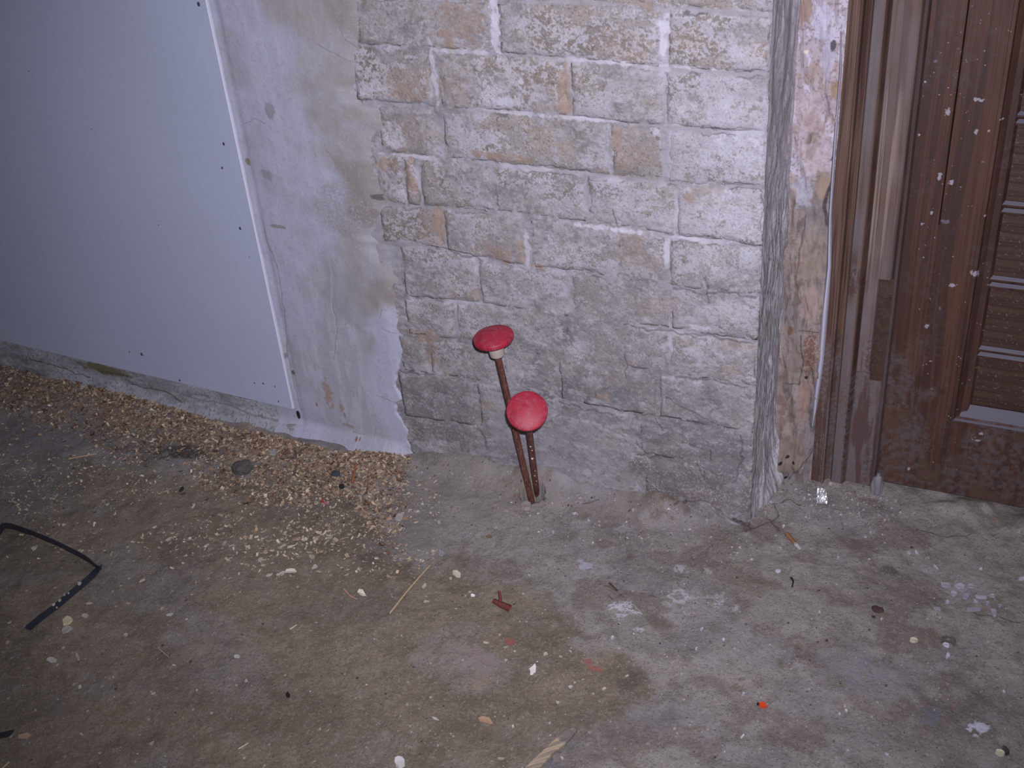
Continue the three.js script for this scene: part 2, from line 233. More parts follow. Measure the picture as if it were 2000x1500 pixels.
// ---------------------------------------------------------------- wall: body, mortar bed, bricks, plaster
const plainPlaster = std({ color: new THREE.Color(0x9b979f) });
const wallBack = group('wall_back', 'old brick wall with lime wash and a smooth grey plaster coat on one side', 'wall', null, 'structure');
mesh('wall_core', box(-3.4, XC - 0.02, -0.3, 2.6, -0.36, -0.012), plainPlaster, wallBack);
mesh('mortar_bed', grid(lin(-1.08, XC, 180), lin(0, BRICK_TOP, 260), (x, y) => { const e = sst(XC - 0.004, XC, x); return [x, y, -0.0022 + 0.0030 * smear(x, y) + 0.0018 * sg(x * 45, y * 45, 3) + 0.0008 * sg(x * 160, y * 160, 2) - 0.008 * e - 0.02 * sst(BRICK_TOP - 0.01, BRICK_TOP, y)]; }, (x, y) => PB.uv(x, y)), brickMat, wallBack);
for (const b of bricks) {
  const nu = Math.max(6, Math.round((b.x1 - b.x0) / 0.005)), nv = 16, g = 0.0035;
  const rough = b.dark > 0.3 ? 0.0026 : 0.0013;
  const us = [0, 0, ...lin(0, 1, nu), 1, 1], vs = [0, 0, ...lin(0, 1, nv), 1, 1];
  const geo = grid(us.map((u, i) => [u, i]), vs.map((v, j) => [v, j]), ([u, i], [v, j]) => {
    const x = lerp(b.x0, b.x1, u), ya = lineY(b.k, x) - g, yb = Math.max(lineY(b.k + 1, x) + g, 0.001), y = lerp(yb, ya, v);
    const ring = Math.min(i, us.length - 1 - i, j, vs.length - 1 - j);
    const e = Math.min((x - b.x0), (b.x1 - x), ya - y, y - yb);
    const n = sg(x * 38 + b.s, y * 38, 3);
    let z = b.z + rough * n + 0.0007 * sg(x * 150, y * 150, 2) - 0.0040 * Math.pow(1 - sst(0, 0.010, e + 0.002 * n), 2) * (1 - 0.75 * smear(x, y));
    if (ring < 2) z = ring === 1 ? -0.004 : -0.012;
    const ed = 0.0012 * sg(x * 90 + b.s, y * 90, 2) * (e < 0.004 ? 1 : 0);
    return [x + (u === 0 || u === 1 ? ed : 0), y + (v === 0 || v === 1 ? ed : 0), z];
  }, (u, v, p) => PB.uv(p[0], p[1]));
  mesh('brick', geo, brickMat, wallBack);
}
// render smear at the wall foot (behind the two valve rods)
{
  const P = [[930, 830], [985, 785], [1060, 790], [1140, 815], [1235, 850], [1258, 900], [1250, 960], [1120, 990], [950, 930]].map(([x, y]) => { const p = onZ(x, y); return [p.x, p.y]; });
  mesh('mortar_smear', grid(lin(-0.86, -0.46, 110), lin(0, 0.16, 60), (x, y) => { const d = edgeDist(P, x, y) + 0.008 * sg(x * 30, y * 30, 3); return [x, y, -0.009 + 0.0135 * sst(-0.012, 0.014, d) + 0.0018 * sg(x * 26, y * 26, 3)]; }, (x, y) => PB.uv(x, y)), brickMat, wallBack);
}
// plaster coat
const EDGE = [[700, -60], [708, 30], [698, 90], [712, 120], [690, 170], [700, 200], [740, 215], [738, 260], [736, 310], [742, 360], [755, 400], [735, 430], [728, 480], [765, 520], [782, 575], [775, 610], [792, 650], [790, 690], [783, 722], [778, 750], [786, 780], [776, 800], [790, 830], [798, 850], [803, 872], [806, 890]].map(([x, y]) => { const p = onZ(x, y); return [p.y, p.x]; }).sort((a, b) => a[0] - b[0]);
const ySharp = onZ(783, 715).y;
const PL = new Paint(700, 2048, -1.30, -0.88, 0, 1.27);
PL.fill((x, y, o) => {
  const n1 = fb(x * 9, y * 9, 3), n2 = fb(x * 40, y * 40, 3), n3 = fb(x * 220, y * 220, 2), str = fb(x * 70, y * 16, 3);
  const c = [176, 176, 193]; o[0] = c[0]; o[1] = c[1]; o[2] = c[2];
  mix3(o, [164, 162, 170], 0.8 * sst(0.4, 0.7, n1)); mix3(o, [186, 185, 198], 0.5 * sst(0.5, 0.8, str));
  const tan = sst(-1.13, -1.05, x + 0.16 * (fb(x * 8, y * 6, 3) - 0.5)) * sst(0.24, 0.28, y + 0.14 * (n1 - 0.5)); mix3(o, [160, 153, 151], tan * (0.75 + 0.5 * (n2 - 0.4)));
  mix3(o, [146, 137, 133], tan * sst(0.55, 0.8, fb(x * 12 + 8, y * 9, 3)) * 0.7);
  mix3(o, [146, 141, 142], 0.22 * sst(0.7, 0.9, n3)); mix3(o, [192, 190, 204], 0.2 * sst(0.72, 0.9, fb(x * 300, y * 300 + 9, 2)));
  o[3] = 0.5 + 0.22 * (n2 - 0.5) + 0.25 * (str - 0.5) + 0.14 * (n3 - 0.5);
});
{
  const s = (px, py, rx, ry, c, a, op) => { const p = onZ(px, py), k = wallScale(px, py); PL.spot(p.x, p.y, rx * k, ry * k, c, a, op); };
  const l = (pts, w, c, a, op) => PL.line(pts.map(([x, y]) => { const p = onZ(x, y); return [p.x, p.y]; }), w, c, a, op);
  s(643, 765, 7, 22, [156, 138, 127], .95, { rag: .6, freq: 150 }); s(670, 793, 4, 10, [156, 138, 127], .95, { rag: .5 }); s(676, 808, 2.5, 6, [148, 130, 120], .9); s(682, 828, 10, 4, [150, 138, 134], .8); s(622, 786, 3, 4, [150, 120, 104], .9);
  s(703, 850, 2, 3, [128, 92, 82], .9); s(709, 851, 1.6, 3, [128, 92, 82], .9); s(585, 808, 2.5, 6, [30, 28, 28], 1, { db: -.4 }); s(487, 313, 4, 6, [120, 112, 84], .8); s(550, 690, 14, 4, [138, 134, 140], .8); s(530, 215, 8, 14, [140, 136, 144], .7); s(525, 340, 10, 8, [142, 138, 146], .7); s(545, 440, 14, 3, [140, 136, 136], .8); s(575, 725, 3, 3, [90, 84, 80], .8); s(690, 400, 60, 60, [138, 128, 122], .35, { grain: .6, freq: 30 }); s(725, 60, 60, 60, [140, 132, 128], .45, { grain: .5, freq: 30 }); s(690, 580, 45, 60, [142, 138, 138], .4, { freq: 30 }); s(715, 415, 25, 25, [132, 122, 116], .4, { grain: .5 }); s(745, 385, 16, 5, [88, 80, 74], .7);
  const D = [118, 112, 112];
  [[[622, 86], [665, 108], [702, 125], [740, 150]], [[665, 50], [680, 80], [700, 95], [725, 106]], [[480, 240], [500, 230], [520, 240]], [[520, 440], [525, 470], [545, 520], [553, 570], [560, 620], [563, 690], [575, 740], [590, 800]], [[735, 850], [738, 830]], [[690, 840], [720, 845]], [[740, 770], [780, 785]], [[560, 700], [565, 660]], [[655, 700], [662, 640], [655, 600], [648, 520], [640, 480]], [[750, 640], [775, 650]], [[640, 290], [660, 320]], [[745, 620], [748, 600]], [[730, 450], [790, 465]]].forEach((p, i) => l(p, i === 3 ? 0.0012 : 0.0009, D, .6, { db: -.25 }));
  l([[640, 480], [650, 530], [652, 600], [660, 640]], 0.003, [184, 182, 196], .6, { db: .15 });
}
const plasterMat = std({ ...PL.maps(), color: K(0.98), bumpScale: 0.0012 });
const pxs = [...lin(-1.29, -1.10, 60), ...lin(-1.097, -0.89, 120)];
mesh('plaster_coat', grid(pxs, lin(0, 1.26, 420), (x, y) => {
  const foot = 0.030 * Math.pow(sst(0.038, 0, y), 1.5) * (1 - sst(-1.06, -0.985, x));
  const w = lerp(0.005, 0.042, sst(ySharp - 0.01, ySharp + 0.06, y)), e = poly(EDGE, y) + 0.006 * sg(y * 45, 3, 2) + 0.002 * sg(y * 85, 8, 1), d = e - x;
  const strip = -0.0016 * sst(-1.243, -1.236, x) * (1 - sst(-1.232, -1.225, x));   // small hollow beside the board's taped edge
  return [x, y, -0.0085 + 0.0135 * sst(-w, w * 0.8, d) + 0.0012 * sg(x * 16, y * 16, 3) + strip + foot - 0.02 * sst(1.25, 1.26, y)];
}, (x, y) => PL.uv(x, y)), plasterMat, wallBack);

// ---------------------------------------------------------------- white board, its bead and skirting
const BX = onZ(575, 795).x, BY0 = onZ(575, 795).y;
{
  const SP = new Paint(512, 512, 0, 1, 0, 1).fill((x, y, o) => { const n = fb(x * 6, y * 6, 2), m = fb(x * 256, y * 256, 1); const v = 1 + 0.02 * (n - 0.5) + 0.015 * (m - 0.5); o[0] = 203 * v; o[1] = 208 * v; o[2] = 232 * v; o[3] = 0.5 + 0.3 * (m - 0.5); });
  const bm = std({ ...SP.maps(), color: K(0.80), roughness: 0.6, bumpScale: 0.0002 });
  const b = group('wall_board', 'large smooth white board fixed to the wall above the skirting', 'board');
  const yb = (x) => BY0 + (x - BX) * -0.032;
  const sh = new THREE.Shape(); sh.moveTo(-2.75, yb(-2.75)); sh.lineTo(BX, yb(BX)); sh.lineTo(BX + 0.004, 1.9); sh.lineTo(-2.75, 1.9); sh.closePath();
  const g = new THREE.ExtrudeGeometry(sh, { depth: 0.009, bevelEnabled: true, bevelThickness: 0.001, bevelSize: 0.001, bevelSegments: 2 }); g.translate(0, 0, -0.002);
  mesh('panel', g, bm, b);
  const bd = new RoundedBoxGeometry(0.0026, 1.9 - BY0 - 0.001, 0.012, 2, 0.0012); bd.translate(0, (1.9 - BY0) / 2, 0); bd.rotateZ(-0.004 / (1.9 - BY0)); bd.translate(BX + 0.0028, BY0 + 0.001, 0.0042);
  mesh('edge_bead', bd, std({ color: 0xdcdce8, roughness: 0.45 }), b).userData.label = 'bright white edge bead';
  const dm = std({ color: 0x4a4648, roughness: 0.6 });
  for (const [px, py, r] of [[388, 8, .003], [437, 281, .0025], [434, 328, .002], [469, 446, .0025], [277, 692, .003], [253, 687, .0015], [514, 749, .0018], [497, 748, .0014], [179, 252, .001], [351, 743, .0022], [537, 755, .0014], [310, 439, .001], [487, 502, .001], [544, 784, .0016], [57, 139, .001]]) {
    const p = onZ(px, py, 0.008), c = new THREE.SphereGeometry(r, 10, 6); c.scale(1, 1.3, 0.35); c.translate(p.x, p.y, 0.0082); mesh('screw_head', c, dm, b);
  }
  // skirting under the board
  const PS = new Paint(2048, 160, -2.7, -1.22, 0, 0.12);
  PS.fill((x, y, o) => {
    const n = fb(x * 12, y * 30, 3), m = fb(x * 60, y * 160, 3), f = fb(x * 300, y * 300, 2); o[0] = 168; o[1] = 169; o[2] = 176; mix3(o, [148, 147, 150], sst(0.4, 0.75, n)); mix3(o, [182, 182, 190], 0.6 * sst(0.55, 0.8, m)); mix3(o, [112, 108, 104], 0.5 * sst(0.66, 0.85, f)); o[3] = 0.5 + 0.3 * (m - 0.5) + 0.2 * (f - 0.5);
  });
  const W = (px, py) => { const p = onZ(px, py, 0.003); return [p.x, p.y]; };
  { const [x, y] = W(205, 721); PS.spot(x, y, 0.062, 0.011, [112, 108, 84], .9, { rag: .5, freq: 60, soft: .35, ang: 0 }); PS.spot(x + 0.02, y - 0.006, 0.04, 0.004, [92, 89, 68], .8, { rag: .5 }); PS.spot(x - 0.03, y + 0.004, 0.03, 0.005, [118, 113, 84], .7); }
  PS.line([[60, 700], [100, 712], [120, 718], [150, 728], [178, 735]].map(p => W(...p)), 0.0016, [90, 84, 70], .9, { db: -.4 });
  PS.line([[255, 748], [290, 757], [325, 764], [360, 780]].map(p => W(...p)), 0.0016, [90, 86, 78], .9, { db: -.4 });
  PS.line([[360, 772], [430, 785], [500, 806], [580, 825]].map(p => W(...p)), 0.0022, [116, 112, 112], .7, { db: -.3 });
  PS.line([[0, 661], [290, 727], [350, 742], [460, 772], [572, 797]].map(p => W(...p)), 0.0014, [84, 80, 72], .8, { wob: .0008, db: -.3 });
  const sk = mesh('baseboard_left', grid(lin(-2.7, -1.225, 360), [-0.02, ...lin(0, 0.118, 34)], (x, y) => { const top = yb(Math.min(x, BX)) - 0.001; const yy = Math.min(y, top + (x > BX ? 0.02 : 0)); const e = 1 - sst(BX, BX + 0.02, x); return [x, yy, (0.0045 + 0.004 * sst(0.034, 0.026, y + 0.006 * sg(x * 15, 1, 2)) + 0.0018 * sg(x * 22, y * 22, 3)) * lerp(0.35, 1, e) + 0.026 * Math.pow(sst(0.036, 0, y), 1.5) * sst(-2.0, -1.45, x) * e - (y > top + 0.001 ? 0.012 * e : 0) - 0.008 * (1 - e)]; }, (x, y) => PS.uv(x, Math.max(y, 0))), std({ ...PS.maps(), color: K(0.92), bumpScale: 0.0018 }));
  tag(sk, 'grey cracked mortar skirting with a brown mould stain under the white board', 'skirting', null, 'structure');
}

// ---------------------------------------------------------------- recess: wall return and rough plaster beside the door frame
const S1 = 0.165, SW = 0.067;
const PR = new Paint(480, 1800, 0, S1 + SW, 0, 1.1);
PR.fill((s, y, o) => {
  const n1 = fb(s * 22, y * 9, 3), n2 = fb(s * 80, y * 50, 3), bark = fb(s * 120 + 2 * fb(s * 20, y * 12, 2), y * 22 + s * 60, 4), f = fb(s * 320, y * 320, 2);
  if (s < S1) {
    const lo = sst(0.54, 0.48, y + 0.14 * (n1 - 0.5));
    o[0] = 208; o[1] = 202; o[2] = 209; mix3(o, [190, 184, 188], sst(0.35, 0.7, n1)); mix3(o, [184, 168, 160], 0.6 * sst(0.55, 0.75, fb(s * 15 + 5, y * 6, 2)) * lo);
    mix3(o, [138, 131, 134], lo * 0.5 * sst(0.60, 0.82, bark)); mix3(o, [200, 194, 200], lo * 0.35 * sst(0.42, 0.28, bark)); mix3(o, [160, 154, 160], (1 - lo) * 0.4 * sst(0.68, 0.82, fb(s * 60 + y * 30, y * 50, 3)));
    mix3(o, [204, 198, 208], (1 - lo) * 0.4 * sst(0.6, 0.8, n2)); mix3(o, [150, 142, 140], 0.5 * sst(0.7, 0.85, f));
    o[3] = 0.55 - lo * 0.55 * sst(0.5, 0.75, bark) + 0.2 * (n2 - 0.5) + 0.15 * (f - 0.5);
  } else {
    const up = sst(0.55, 0.60, y + 0.2 * (n1 - 0.5));
    o[0] = 156; o[1] = 140; o[2] = 132; mix3(o, [140, 130, 130], sst(0.4, 0.7, n1)); mix3(o, [126, 104, 90], 0.6 * sst(0.6, 0.8, n2));
    const pk = [186, 172, 178]; mix3(o, pk, up * (0.85)); mix3(o, [205, 198, 212], up * 0.75 * sst(0.5, 0.7, fb(s * 70 + 4, y * 55, 3))); mix3(o, [164, 140, 128], up * 0.55 * sst(0.62, 0.8, n2));
    mix3(o, [110, 98, 90], 0.7 * sst(0.66, 0.78, bark) * (1 - 0.6 * up)); mix3(o, [120, 108, 104], 0.5 * sst(0.7, 0.85, f));
    o[3] = 0.5 + 0.4 * (n2 - 0.5) + 0.2 * (f - 0.5) - 0.35 * sst(0.66, 0.78, bark);
  }
});
{
  const s = (px, py, rx, ry, c, a, op) => { const p = onZ(px, py, ZD), k = wallScale(px, py, ZD); PR.spot(S1 + p.x - XC, p.y, rx * k, ry * k, c, a, op); };
  const l = (pts, w, c, a, op) => PR.line(pts.map(([x, y]) => { const p = onZ(x, y, ZD); return [S1 + p.x - XC, p.y]; }), w, c, a, op);
  s(1575, 20, 12, 30, [158, 130, 116], .8); s(1605, 40, 18, 36, [204, 200, 218], .8, { grain: .3 }); s(1618, 110, 14, 40, [196, 190, 208], .7); s(1580, 220, 25, 45, [190, 168, 168], .6); s(1575, 100, 4, 4, [226, 208, 190], 1); s(1600, 300, 30, 40, [196, 180, 184], .6); s(1635, 170, 12, 18, [160, 132, 112], .9); s(1612, 360, 18, 26, [160, 138, 118], .8); s(1570, 370, 20, 30, [178, 176, 188], .8, { grain: .5 }); s(1590, 500, 26, 60, [160, 140, 126], .7); s(1585, 590, 22, 40, [168, 146, 138], .8); s(1585, 690, 16, 45, [124, 82, 68], .8, { grain: .7, rag: .6 }); s(1555, 690, 14, 50, [146, 132, 124], .8); s(1545, 640, 6, 12, [120, 92, 72], .9); s(1570, 780, 10, 50, [160, 132, 118], .7); s(1540, 880, 30, 40, [138, 122, 110], .85); s(1595, 820, 14, 30, [84, 78, 76], .7, { grain: .4 }); s(1628, 88, 6, 10, [70, 66, 74], .8);
  [[1541, 884], [1530, 890], [1553, 893], [1532, 910], [1538, 922], [1620, 895], [1575, 735]].forEach(([x, y]) => s(x, y, 3.2, 3.2, [36, 32, 32], .95));
  l([[1560, 640], [1600, 645]], .0012, [84, 76, 74], .8, { db: -.3 }); l([[1566, 650], [1570, 700], [1560, 750], [1535, 745]], .0014, [76, 68, 66], .8, { db: -.3 }); l([[1630, 330], [1612, 400], [1615, 440]], .003, [58, 56, 60], .8, { db: -.4 }); l([[1600, 870], [1560, 910], [1510, 955]], .0016, [76, 66, 62], .7, { db: -.3 }); l([[1555, 540], [1565, 480], [1575, 420]], .0014, [92, 88, 90], .7, { db: -.3 }); l([[1625, 310], [1640, 285]], .002, [70, 66, 68], .8);
}
const h0 = (s, y) => { const bark = sg(s * 110 + 2 * fb(s * 20, y * 12, 2), y * 22 + s * 60, 4), lo = sst(0.64, 0.42, y), foot = sst(0.13, 0.0, y); return 0.0028 * sg(s * 25, y * 14, 3) + 0.0013 * bark * (0.25 + lo) + foot * lerp(0.018, 0.032, sst(S1 - 0.02, S1 + 0.03, s)) * (1 - 0.8 * sst(S1 + SW - 0.025, S1 + SW, s)) * (0.3 + fb(s * 30, y * 20, 2)) * sst(0.03, 0.12, s); };
const wr = mesh('wall_right', grid([...lin(0, S1, 70), ...lin(S1 + 0.0005, S1 + SW, 50)], [-0.03, ...lin(0, 1.09, 320)], (s, y) => {
  const h = h0(s, y);
  if (s < S1) return [XC + h * sst(0, 0.012, s) + 0.0005, y, -s + 0.002];
  const q = s - S1; const hb = h0(S1, y) * (1 - sst(0, 0.012, q)), r2 = sst(0, 0.014, q); return [XC + q + 0.0005 + hb * (1 - q / SW), y, ZD + 0.002 + r2 * ((h + 0.003) * (1 - sst(SW - 0.006, SW, q) * 0.5) + 0.004 * sg(s * 60, y * 30, 3))];
}, (s, y) => PR.uv(s, Math.max(y, 0))), std({ ...PR.maps(), color: K(0.9), bumpScale: 0.0013 }));
tag(wr, 'rough crumbling grey and pink plaster return between the brick corner and the door frame', 'wall', null, 'structure');
mesh('wall_core', box(XC - 0.01, 0.9, 1.089, 2.6, -0.36, -0.0), plainPlaster, wallBack).userData.label = 'plain wall above the door recess';
mesh('wall_core', box(-0.36, -0.272, -0.05, 1.09, -0.36, ZD - 0.012), plainPlaster, wallBack);

// ---------------------------------------------------------------- door frame and door
function woodPaint(w, h, x0, x1, y0, y1, fn) { return new Paint(w, h, x0, x1, y0, y1).fill(fn); }
const PF = woodPaint(420, 2048, -0.285, -0.150, 0, 1.1, (x, y, o) => {
  const g = fb(x * 260 + 3 * fb(x * 10, y * 3, 2), y * 5, 3), g2 = fb(x * 700, y * 9, 2), n = fb(x * 30, y * 12, 3), f = fb(x * 300, y * 300, 2);
  o[0] = 104; o[1] = 78; o[2] = 66; mix3(o, [78, 54, 46], sst(0.45, 0.75, g)); mix3(o, [128, 100, 84], 0.5 * sst(0.55, 0.8, g2));
  const greyBand = Math.max(sst(-0.247, -0.243, x) * (1 - sst(-0.230, -0.226, x)), sst(-0.221, -0.216, x) * (1 - sst(-0.182, -0.177, x)) * 0.9);
  mix3(o, [114, 103, 104], greyBand * clamp(0.55 + 0.9 * (n - 0.4)));
  mix3(o, [158, 138, 124], 0.7 * sst(-0.221, -0.215, x) * (1 - sst(-0.196, -0.186, x)) * sst(0.5, 0.7, fb(x * 420, y * 4 + 7, 2)) * sst(0.36, 0.5, y) * (1 - sst(0.68, 0.74, y)));
  const lo = sst(0.30, 0.24, y + 0.40 * (n - 0.5) + 0.05 * (f - 0.5)); mix3(o, [112, 104, 108], lo * clamp(0.25 + 1.3 * (f - 0.35)) * 0.9); mix3(o, [80, 48, 42], lo * 0.6 * sst(0.62, 0.8, fb(x * 90, y * 8 + 4, 3)));
  mix3(o, [70, 58, 62], 0.6 * sst(-0.180, -0.176, x) * (1 - sst(-0.174, -0.170, x)));
  o[3] = 0.5 + 0.3 * (g - 0.5) + 0.25 * (g2 - 0.5) + 0.15 * (f - 0.5);
});
const PD = woodPaint(1024, 2048, -0.185, 0.34, 0, 1.1, (x, y, o) => {
  const wp = 3 * fb(x * 9, y * 2.5, 2), g = fb(x * 130 + wp, y * 3.2, 3), g2 = fb(x * 620, y * 8, 2), n = fb(x * 14, y * 9, 3), f = fb(x * 330, y * 330, 2), f2 = fb(x * 150, y * 150, 3);
  o[0] = 94; o[1] = 60; o[2] = 46; mix3(o, [74, 47, 38], sst(0.4, 0.7, g)); mix3(o, [112, 72, 48], 0.4 * sst(0.55, 0.8, fb(x * 40 + 8, y * 2, 3))); mix3(o, [66, 40, 34], 0.5 * sst(0.6, 0.8, g2));
  const lo = sst(0.20, 0.14, y + 0.42 * (n - 0.5) + 0.06 * (f2 - 0.5)); mix3(o, [104, 92, 94], lo * clamp(0.2 + 1.4 * (f2 - 0.25)) * 0.85); mix3(o, [98, 70, 56], lo * 0.7 * sst(0.6, 0.78, fb(x * 22, y * 14 + 3, 3)));
  mix3(o, [98, 86, 88], 0.3 * sst(0.5, 0.8, n) * sst(0.45, 0.7, f2)); 
  o[3] = 0.5 + 0.3 * (g - 0.5) + 0.25 * (g2 - 0.5) + 0.2 * (f - 0.5) * (0.4 + lo);
});
const PP = woodPaint(768, 384, 0, 0.36, 0, 0.16, (x, y, o) => { const g = fb(x * 4, y * 180 + 2 * fb(x * 9, y * 9, 2), 3), g2 = fb(x * 10, y * 600, 2), f = fb(x * 330, y * 330, 2); o[0] = 84; o[1] = 58; o[2] = 47; mix3(o, [70, 47, 39], sst(0.4, 0.75, g)); mix3(o, [94, 68, 55], 0.4 * sst(0.6, 0.85, g2)); mix3(o, [150, 142, 146], 0.5 * sst(0.93, 0.98, f)); o[3] = 0.5 + 0.4 * (g - 0.5) + 0.2 * (g2 - 0.5); });
const DZ = -0.180;   // face of the door leaf
{
  const r = rng(21), s = (px, py, rx, ry, c, a, op) => { const p = onZ(px, py, DZ), k = wallScale(px, py, DZ); PD.spot(p.x, p.y, rx * k * 0.75, ry * k * 0.75, c, a, { freq: 260, ...op }); };
  const WS = [196, 190, 204];
  [[1826, 120, 6, 4], [1852, 219, 7, 9], [1910, 195, 12, 5], [1907, 258, 4, 6], [1834, 185, 3, 2], [1807, 160, 2.5, 2.5], [1921, 316, 4, 3], [1857, 355, 7, 7], [1932, 255, 3, 3], [1795, 264, 3, 3], [1950, 232, 3, 2], [1836, 345, 5, 8], [1845, 432, 9, 5], [1800, 437, 4, 4], [1820, 415, 3, 5], [1920, 419, 2.5, 3], [1900, 533, 5, 9], [1795, 603, 3, 3], [1836, 603, 2.5, 4], [1810, 637, 5, 5], [1818, 705, 4, 2], [1872, 600, 2, 2], [1858, 557, 8, 5], [1923, 100, 2.5, 2.5], [1820, 760, 3, 2], [1916, 848, 6, 4], [1908, 860, 10, 3], [1775, 915, 4, 6]].forEach(([x, y, a, b], i) => s(x, y, a, b, i % 6 === 0 ? [150, 148, 172] : WS, i % 6 === 0 ? .6 : .85, { rag: .7 }));
  for (let i = 0; i < 130; i++) s(1785 + r() * 215, r() * 940, 0.9 + r() * 1.3, 0.9 + r() * 1.3, WS, .5 + .4 * r());
  s(1805, 742, 16, 18, [72, 42, 34], .8); s(1840, 765, 14, 12, [74, 44, 36], .6); s(1790, 690, 30, 60, [110, 84, 72], .5, { grain: .5 }); s(1790, 860, 40, 70, [110, 98, 100], .5, { grain: .6 });
}
const frameMat = std({ ...PF.maps(), roughness: 0.75, color: K(0.82), bumpScale: 0.0012 }), leafMat = std({ ...PD.maps(), roughness: 0.62, color: K(0.66), bumpScale: 0.0008 }), panelMat = std({ ...PP.maps(), roughness: 0.6, color: K(0.66), bumpScale: 0.0008 });
const dustMat = std({ color: new THREE.Color(0x67636c), roughness: 0.95 });
function prof(pts, y0, y1, P, seg = 40) {   // moulding: x,z outline drawn from left to right, run from y0 to y1
  return grid(pts.map((_, i) => i), lin(y0, y1, seg), (i, y) => [pts[i][0], y, pts[i][1] + 0.0006 * sg(pts[i][0] * 80, y * 25, 2)], (i, y, p) => P.uv(p[0] + (p[2] - ZD) * 0.3, y)).toNonIndexed();
}
function flat(g) { g.computeVertexNormals(); return g; }
const FX = (px) => onZ(px, 350, ZD - 0.005).x;
{
  const fr = group('trim_1', 'weathered brown wooden door frame with worn vertical mouldings', 'door frame', null, 'structure');
  const zf = ZD + 0.002, zb = ZD - 0.05;
  const strip = [], a = [[1642, 60], [1640, 140], [1628, 300], [1620, 420], [1618, 520], [1607, 640], [1602, 700], [1592, 780], [1586, 830]];
  // thin pale gap filler between plaster and frame
  const sw = [1.2, 2, 3, 3.5, 4.5, 6.5, 6.5, 5.5, 2];
  const sg2 = grid([0, 1, 2, 3], a.map((_, i) => i).reverse(), (u, i) => { const p = onZ(a[i][0] + 2, a[i][1], zf), w = sw[i] * 0.0007; return [p.x + (u < 1.5 ? -w : w), p.y, (u === 0 || u === 3) ? zf - 0.02 : zf + 0.005]; });
  mesh('gap_filler', sg2, std({ color: new THREE.Color(0xb9b4c2), roughness: 0.8 }), fr).userData.label = 'thin pale filler strip along the frame edge';
  mesh('outer_moulding', flat(prof([[FX(1631), zb], [FX(1632), zf + 0.002], [FX(1654), zf + 0.003], [FX(1656), zf + 0.006], [FX(1660), zf + 0.006], [FX(1662), zf - 0.004]], 0.0, 1.09, PF)), frameMat, fr);
  mesh('hollow_moulding', flat(prof([[FX(1662), zf - 0.004], [FX(1668), zf - 0.010], [FX(1674), zf - 0.008], [FX(1678), zf - 0.002], [FX(1690), zf - 0.001], [FX(1699), zf - 0.002], [FX(1703), zf + 0.001], [FX(1706), zf - 0.006], [FX(1709), zf - 0.012]], 0.0, 1.09, PF)), frameMat, fr);
  const yc = onZ(1740, 548, zf).y, yd = onZ(1700, 728, zf).y;
  mesh('inner_plank', flat(prof([[FX(1709), zb], [FX(1710), zf - 0.001], [FX(1712), zf + 0.001], [FX(1760), zf], [FX(1764), zf - 0.002], [FX(1768), zf - 0.010]], yc, 1.09, PF)), frameMat, fr);
  // below the break only the left half of the plank is left
  mesh('plank_remnant', flat(prof([[FX(1709), zb], [FX(1710), zf - 0.001], [FX(1712), zf + 0.001], [FX(1737), zf], [FX(1739), zf - 0.004], [FX(1740), zf - 0.011]], yd, yc, PF, 20)), std({ ...{ map: frameMat.map, bumpMap: frameMat.bumpMap }, color: K(0.95), bumpScale: 0.001 }), fr);
  mesh('frame_core', box(FX(1662), FX(1776), 0.0, 1.09, zb - 0.05, zf - 0.011), frameMat, fr);
  mesh('exposed_wood', box(FX(1739), FX(1769), yd - 0.02, yc, zf - 0.03, zf - 0.0103), panelMat, fr).userData.label = 'dark bare wood where the plank has broken away';
  mesh('rebate_bead', flat(prof([[FX(1768), zf - 0.012], [FX(1769), zf - 0.006], [FX(1775), zf - 0.005], [FX(1778), zf - 0.014], [FX(1779), zf - 0.03]], 0.0, 1.09, PF)), frameMat, fr);
  for (const m of fr.children) { const u = m.geometry.attributes.uv; if (m.name === 'frame_core') for (let i = 0; i < u.count; i++) { const q = m.geometry.attributes.position; u.setXY(i, ...PF.uv(q.getX(i), q.getY(i))); } }

  const d = group('door_1', 'dark brown panelled wooden door spattered with white paint dots', 'door', null, 'structure');
  const setUV = (g, P) => { const q = g.attributes.position, u = g.attributes.uv; for (let i = 0; i < q.count; i++) u.setXY(i, ...P.uv(q.getX(i), q.getY(i))); return g; };
  const pL = (py) => 0; const xs = onZ(1930, 350, DZ).x, xIn = onZ(1968, 350, DZ).x, xR = 0.30, yBot = 0.012, yPan = onZ(1862, 822, DZ).y;
  const rbx = (x0, x1, y0, y1, z0, z1, rr = 0.0015) => { const g = new RoundedBoxGeometry(x1 - x0, y1 - y0, z1 - z0, 2, rr); g.translate((x0 + x1) / 2, (y0 + y1) / 2, (z0 + z1) / 2); return g; };
  const xg = onZ(1846, 350, DZ).x;
  mesh('edge_stile', setUV(rbx(FX(1780) - 0.002, xg - 0.0006, yBot, 1.09, DZ - 0.04, DZ), PD), leafMat, d);
  mesh('stile', setUV(rbx(xg + 0.0006, xs, yBot, 1.09, DZ - 0.04, DZ), PD), leafMat, d);
  mesh('stile_fillet', setUV(box(xg - 0.0008, xg + 0.0008, yBot, onZ(1838, 440, DZ).y, DZ - 0.03, DZ - 0.00005), PD), leafMat, d);
  mesh('bottom_rail', setUV(rbx(xs - 0.001, xR, yBot, yPan - 0.002, DZ - 0.04, DZ - 0.0004), PD), leafMat, d);
  mesh('hanging_stile', setUV(rbx(xR, xR + 0.12, yBot, 1.09, DZ - 0.04, DZ), PD), leafMat, d);
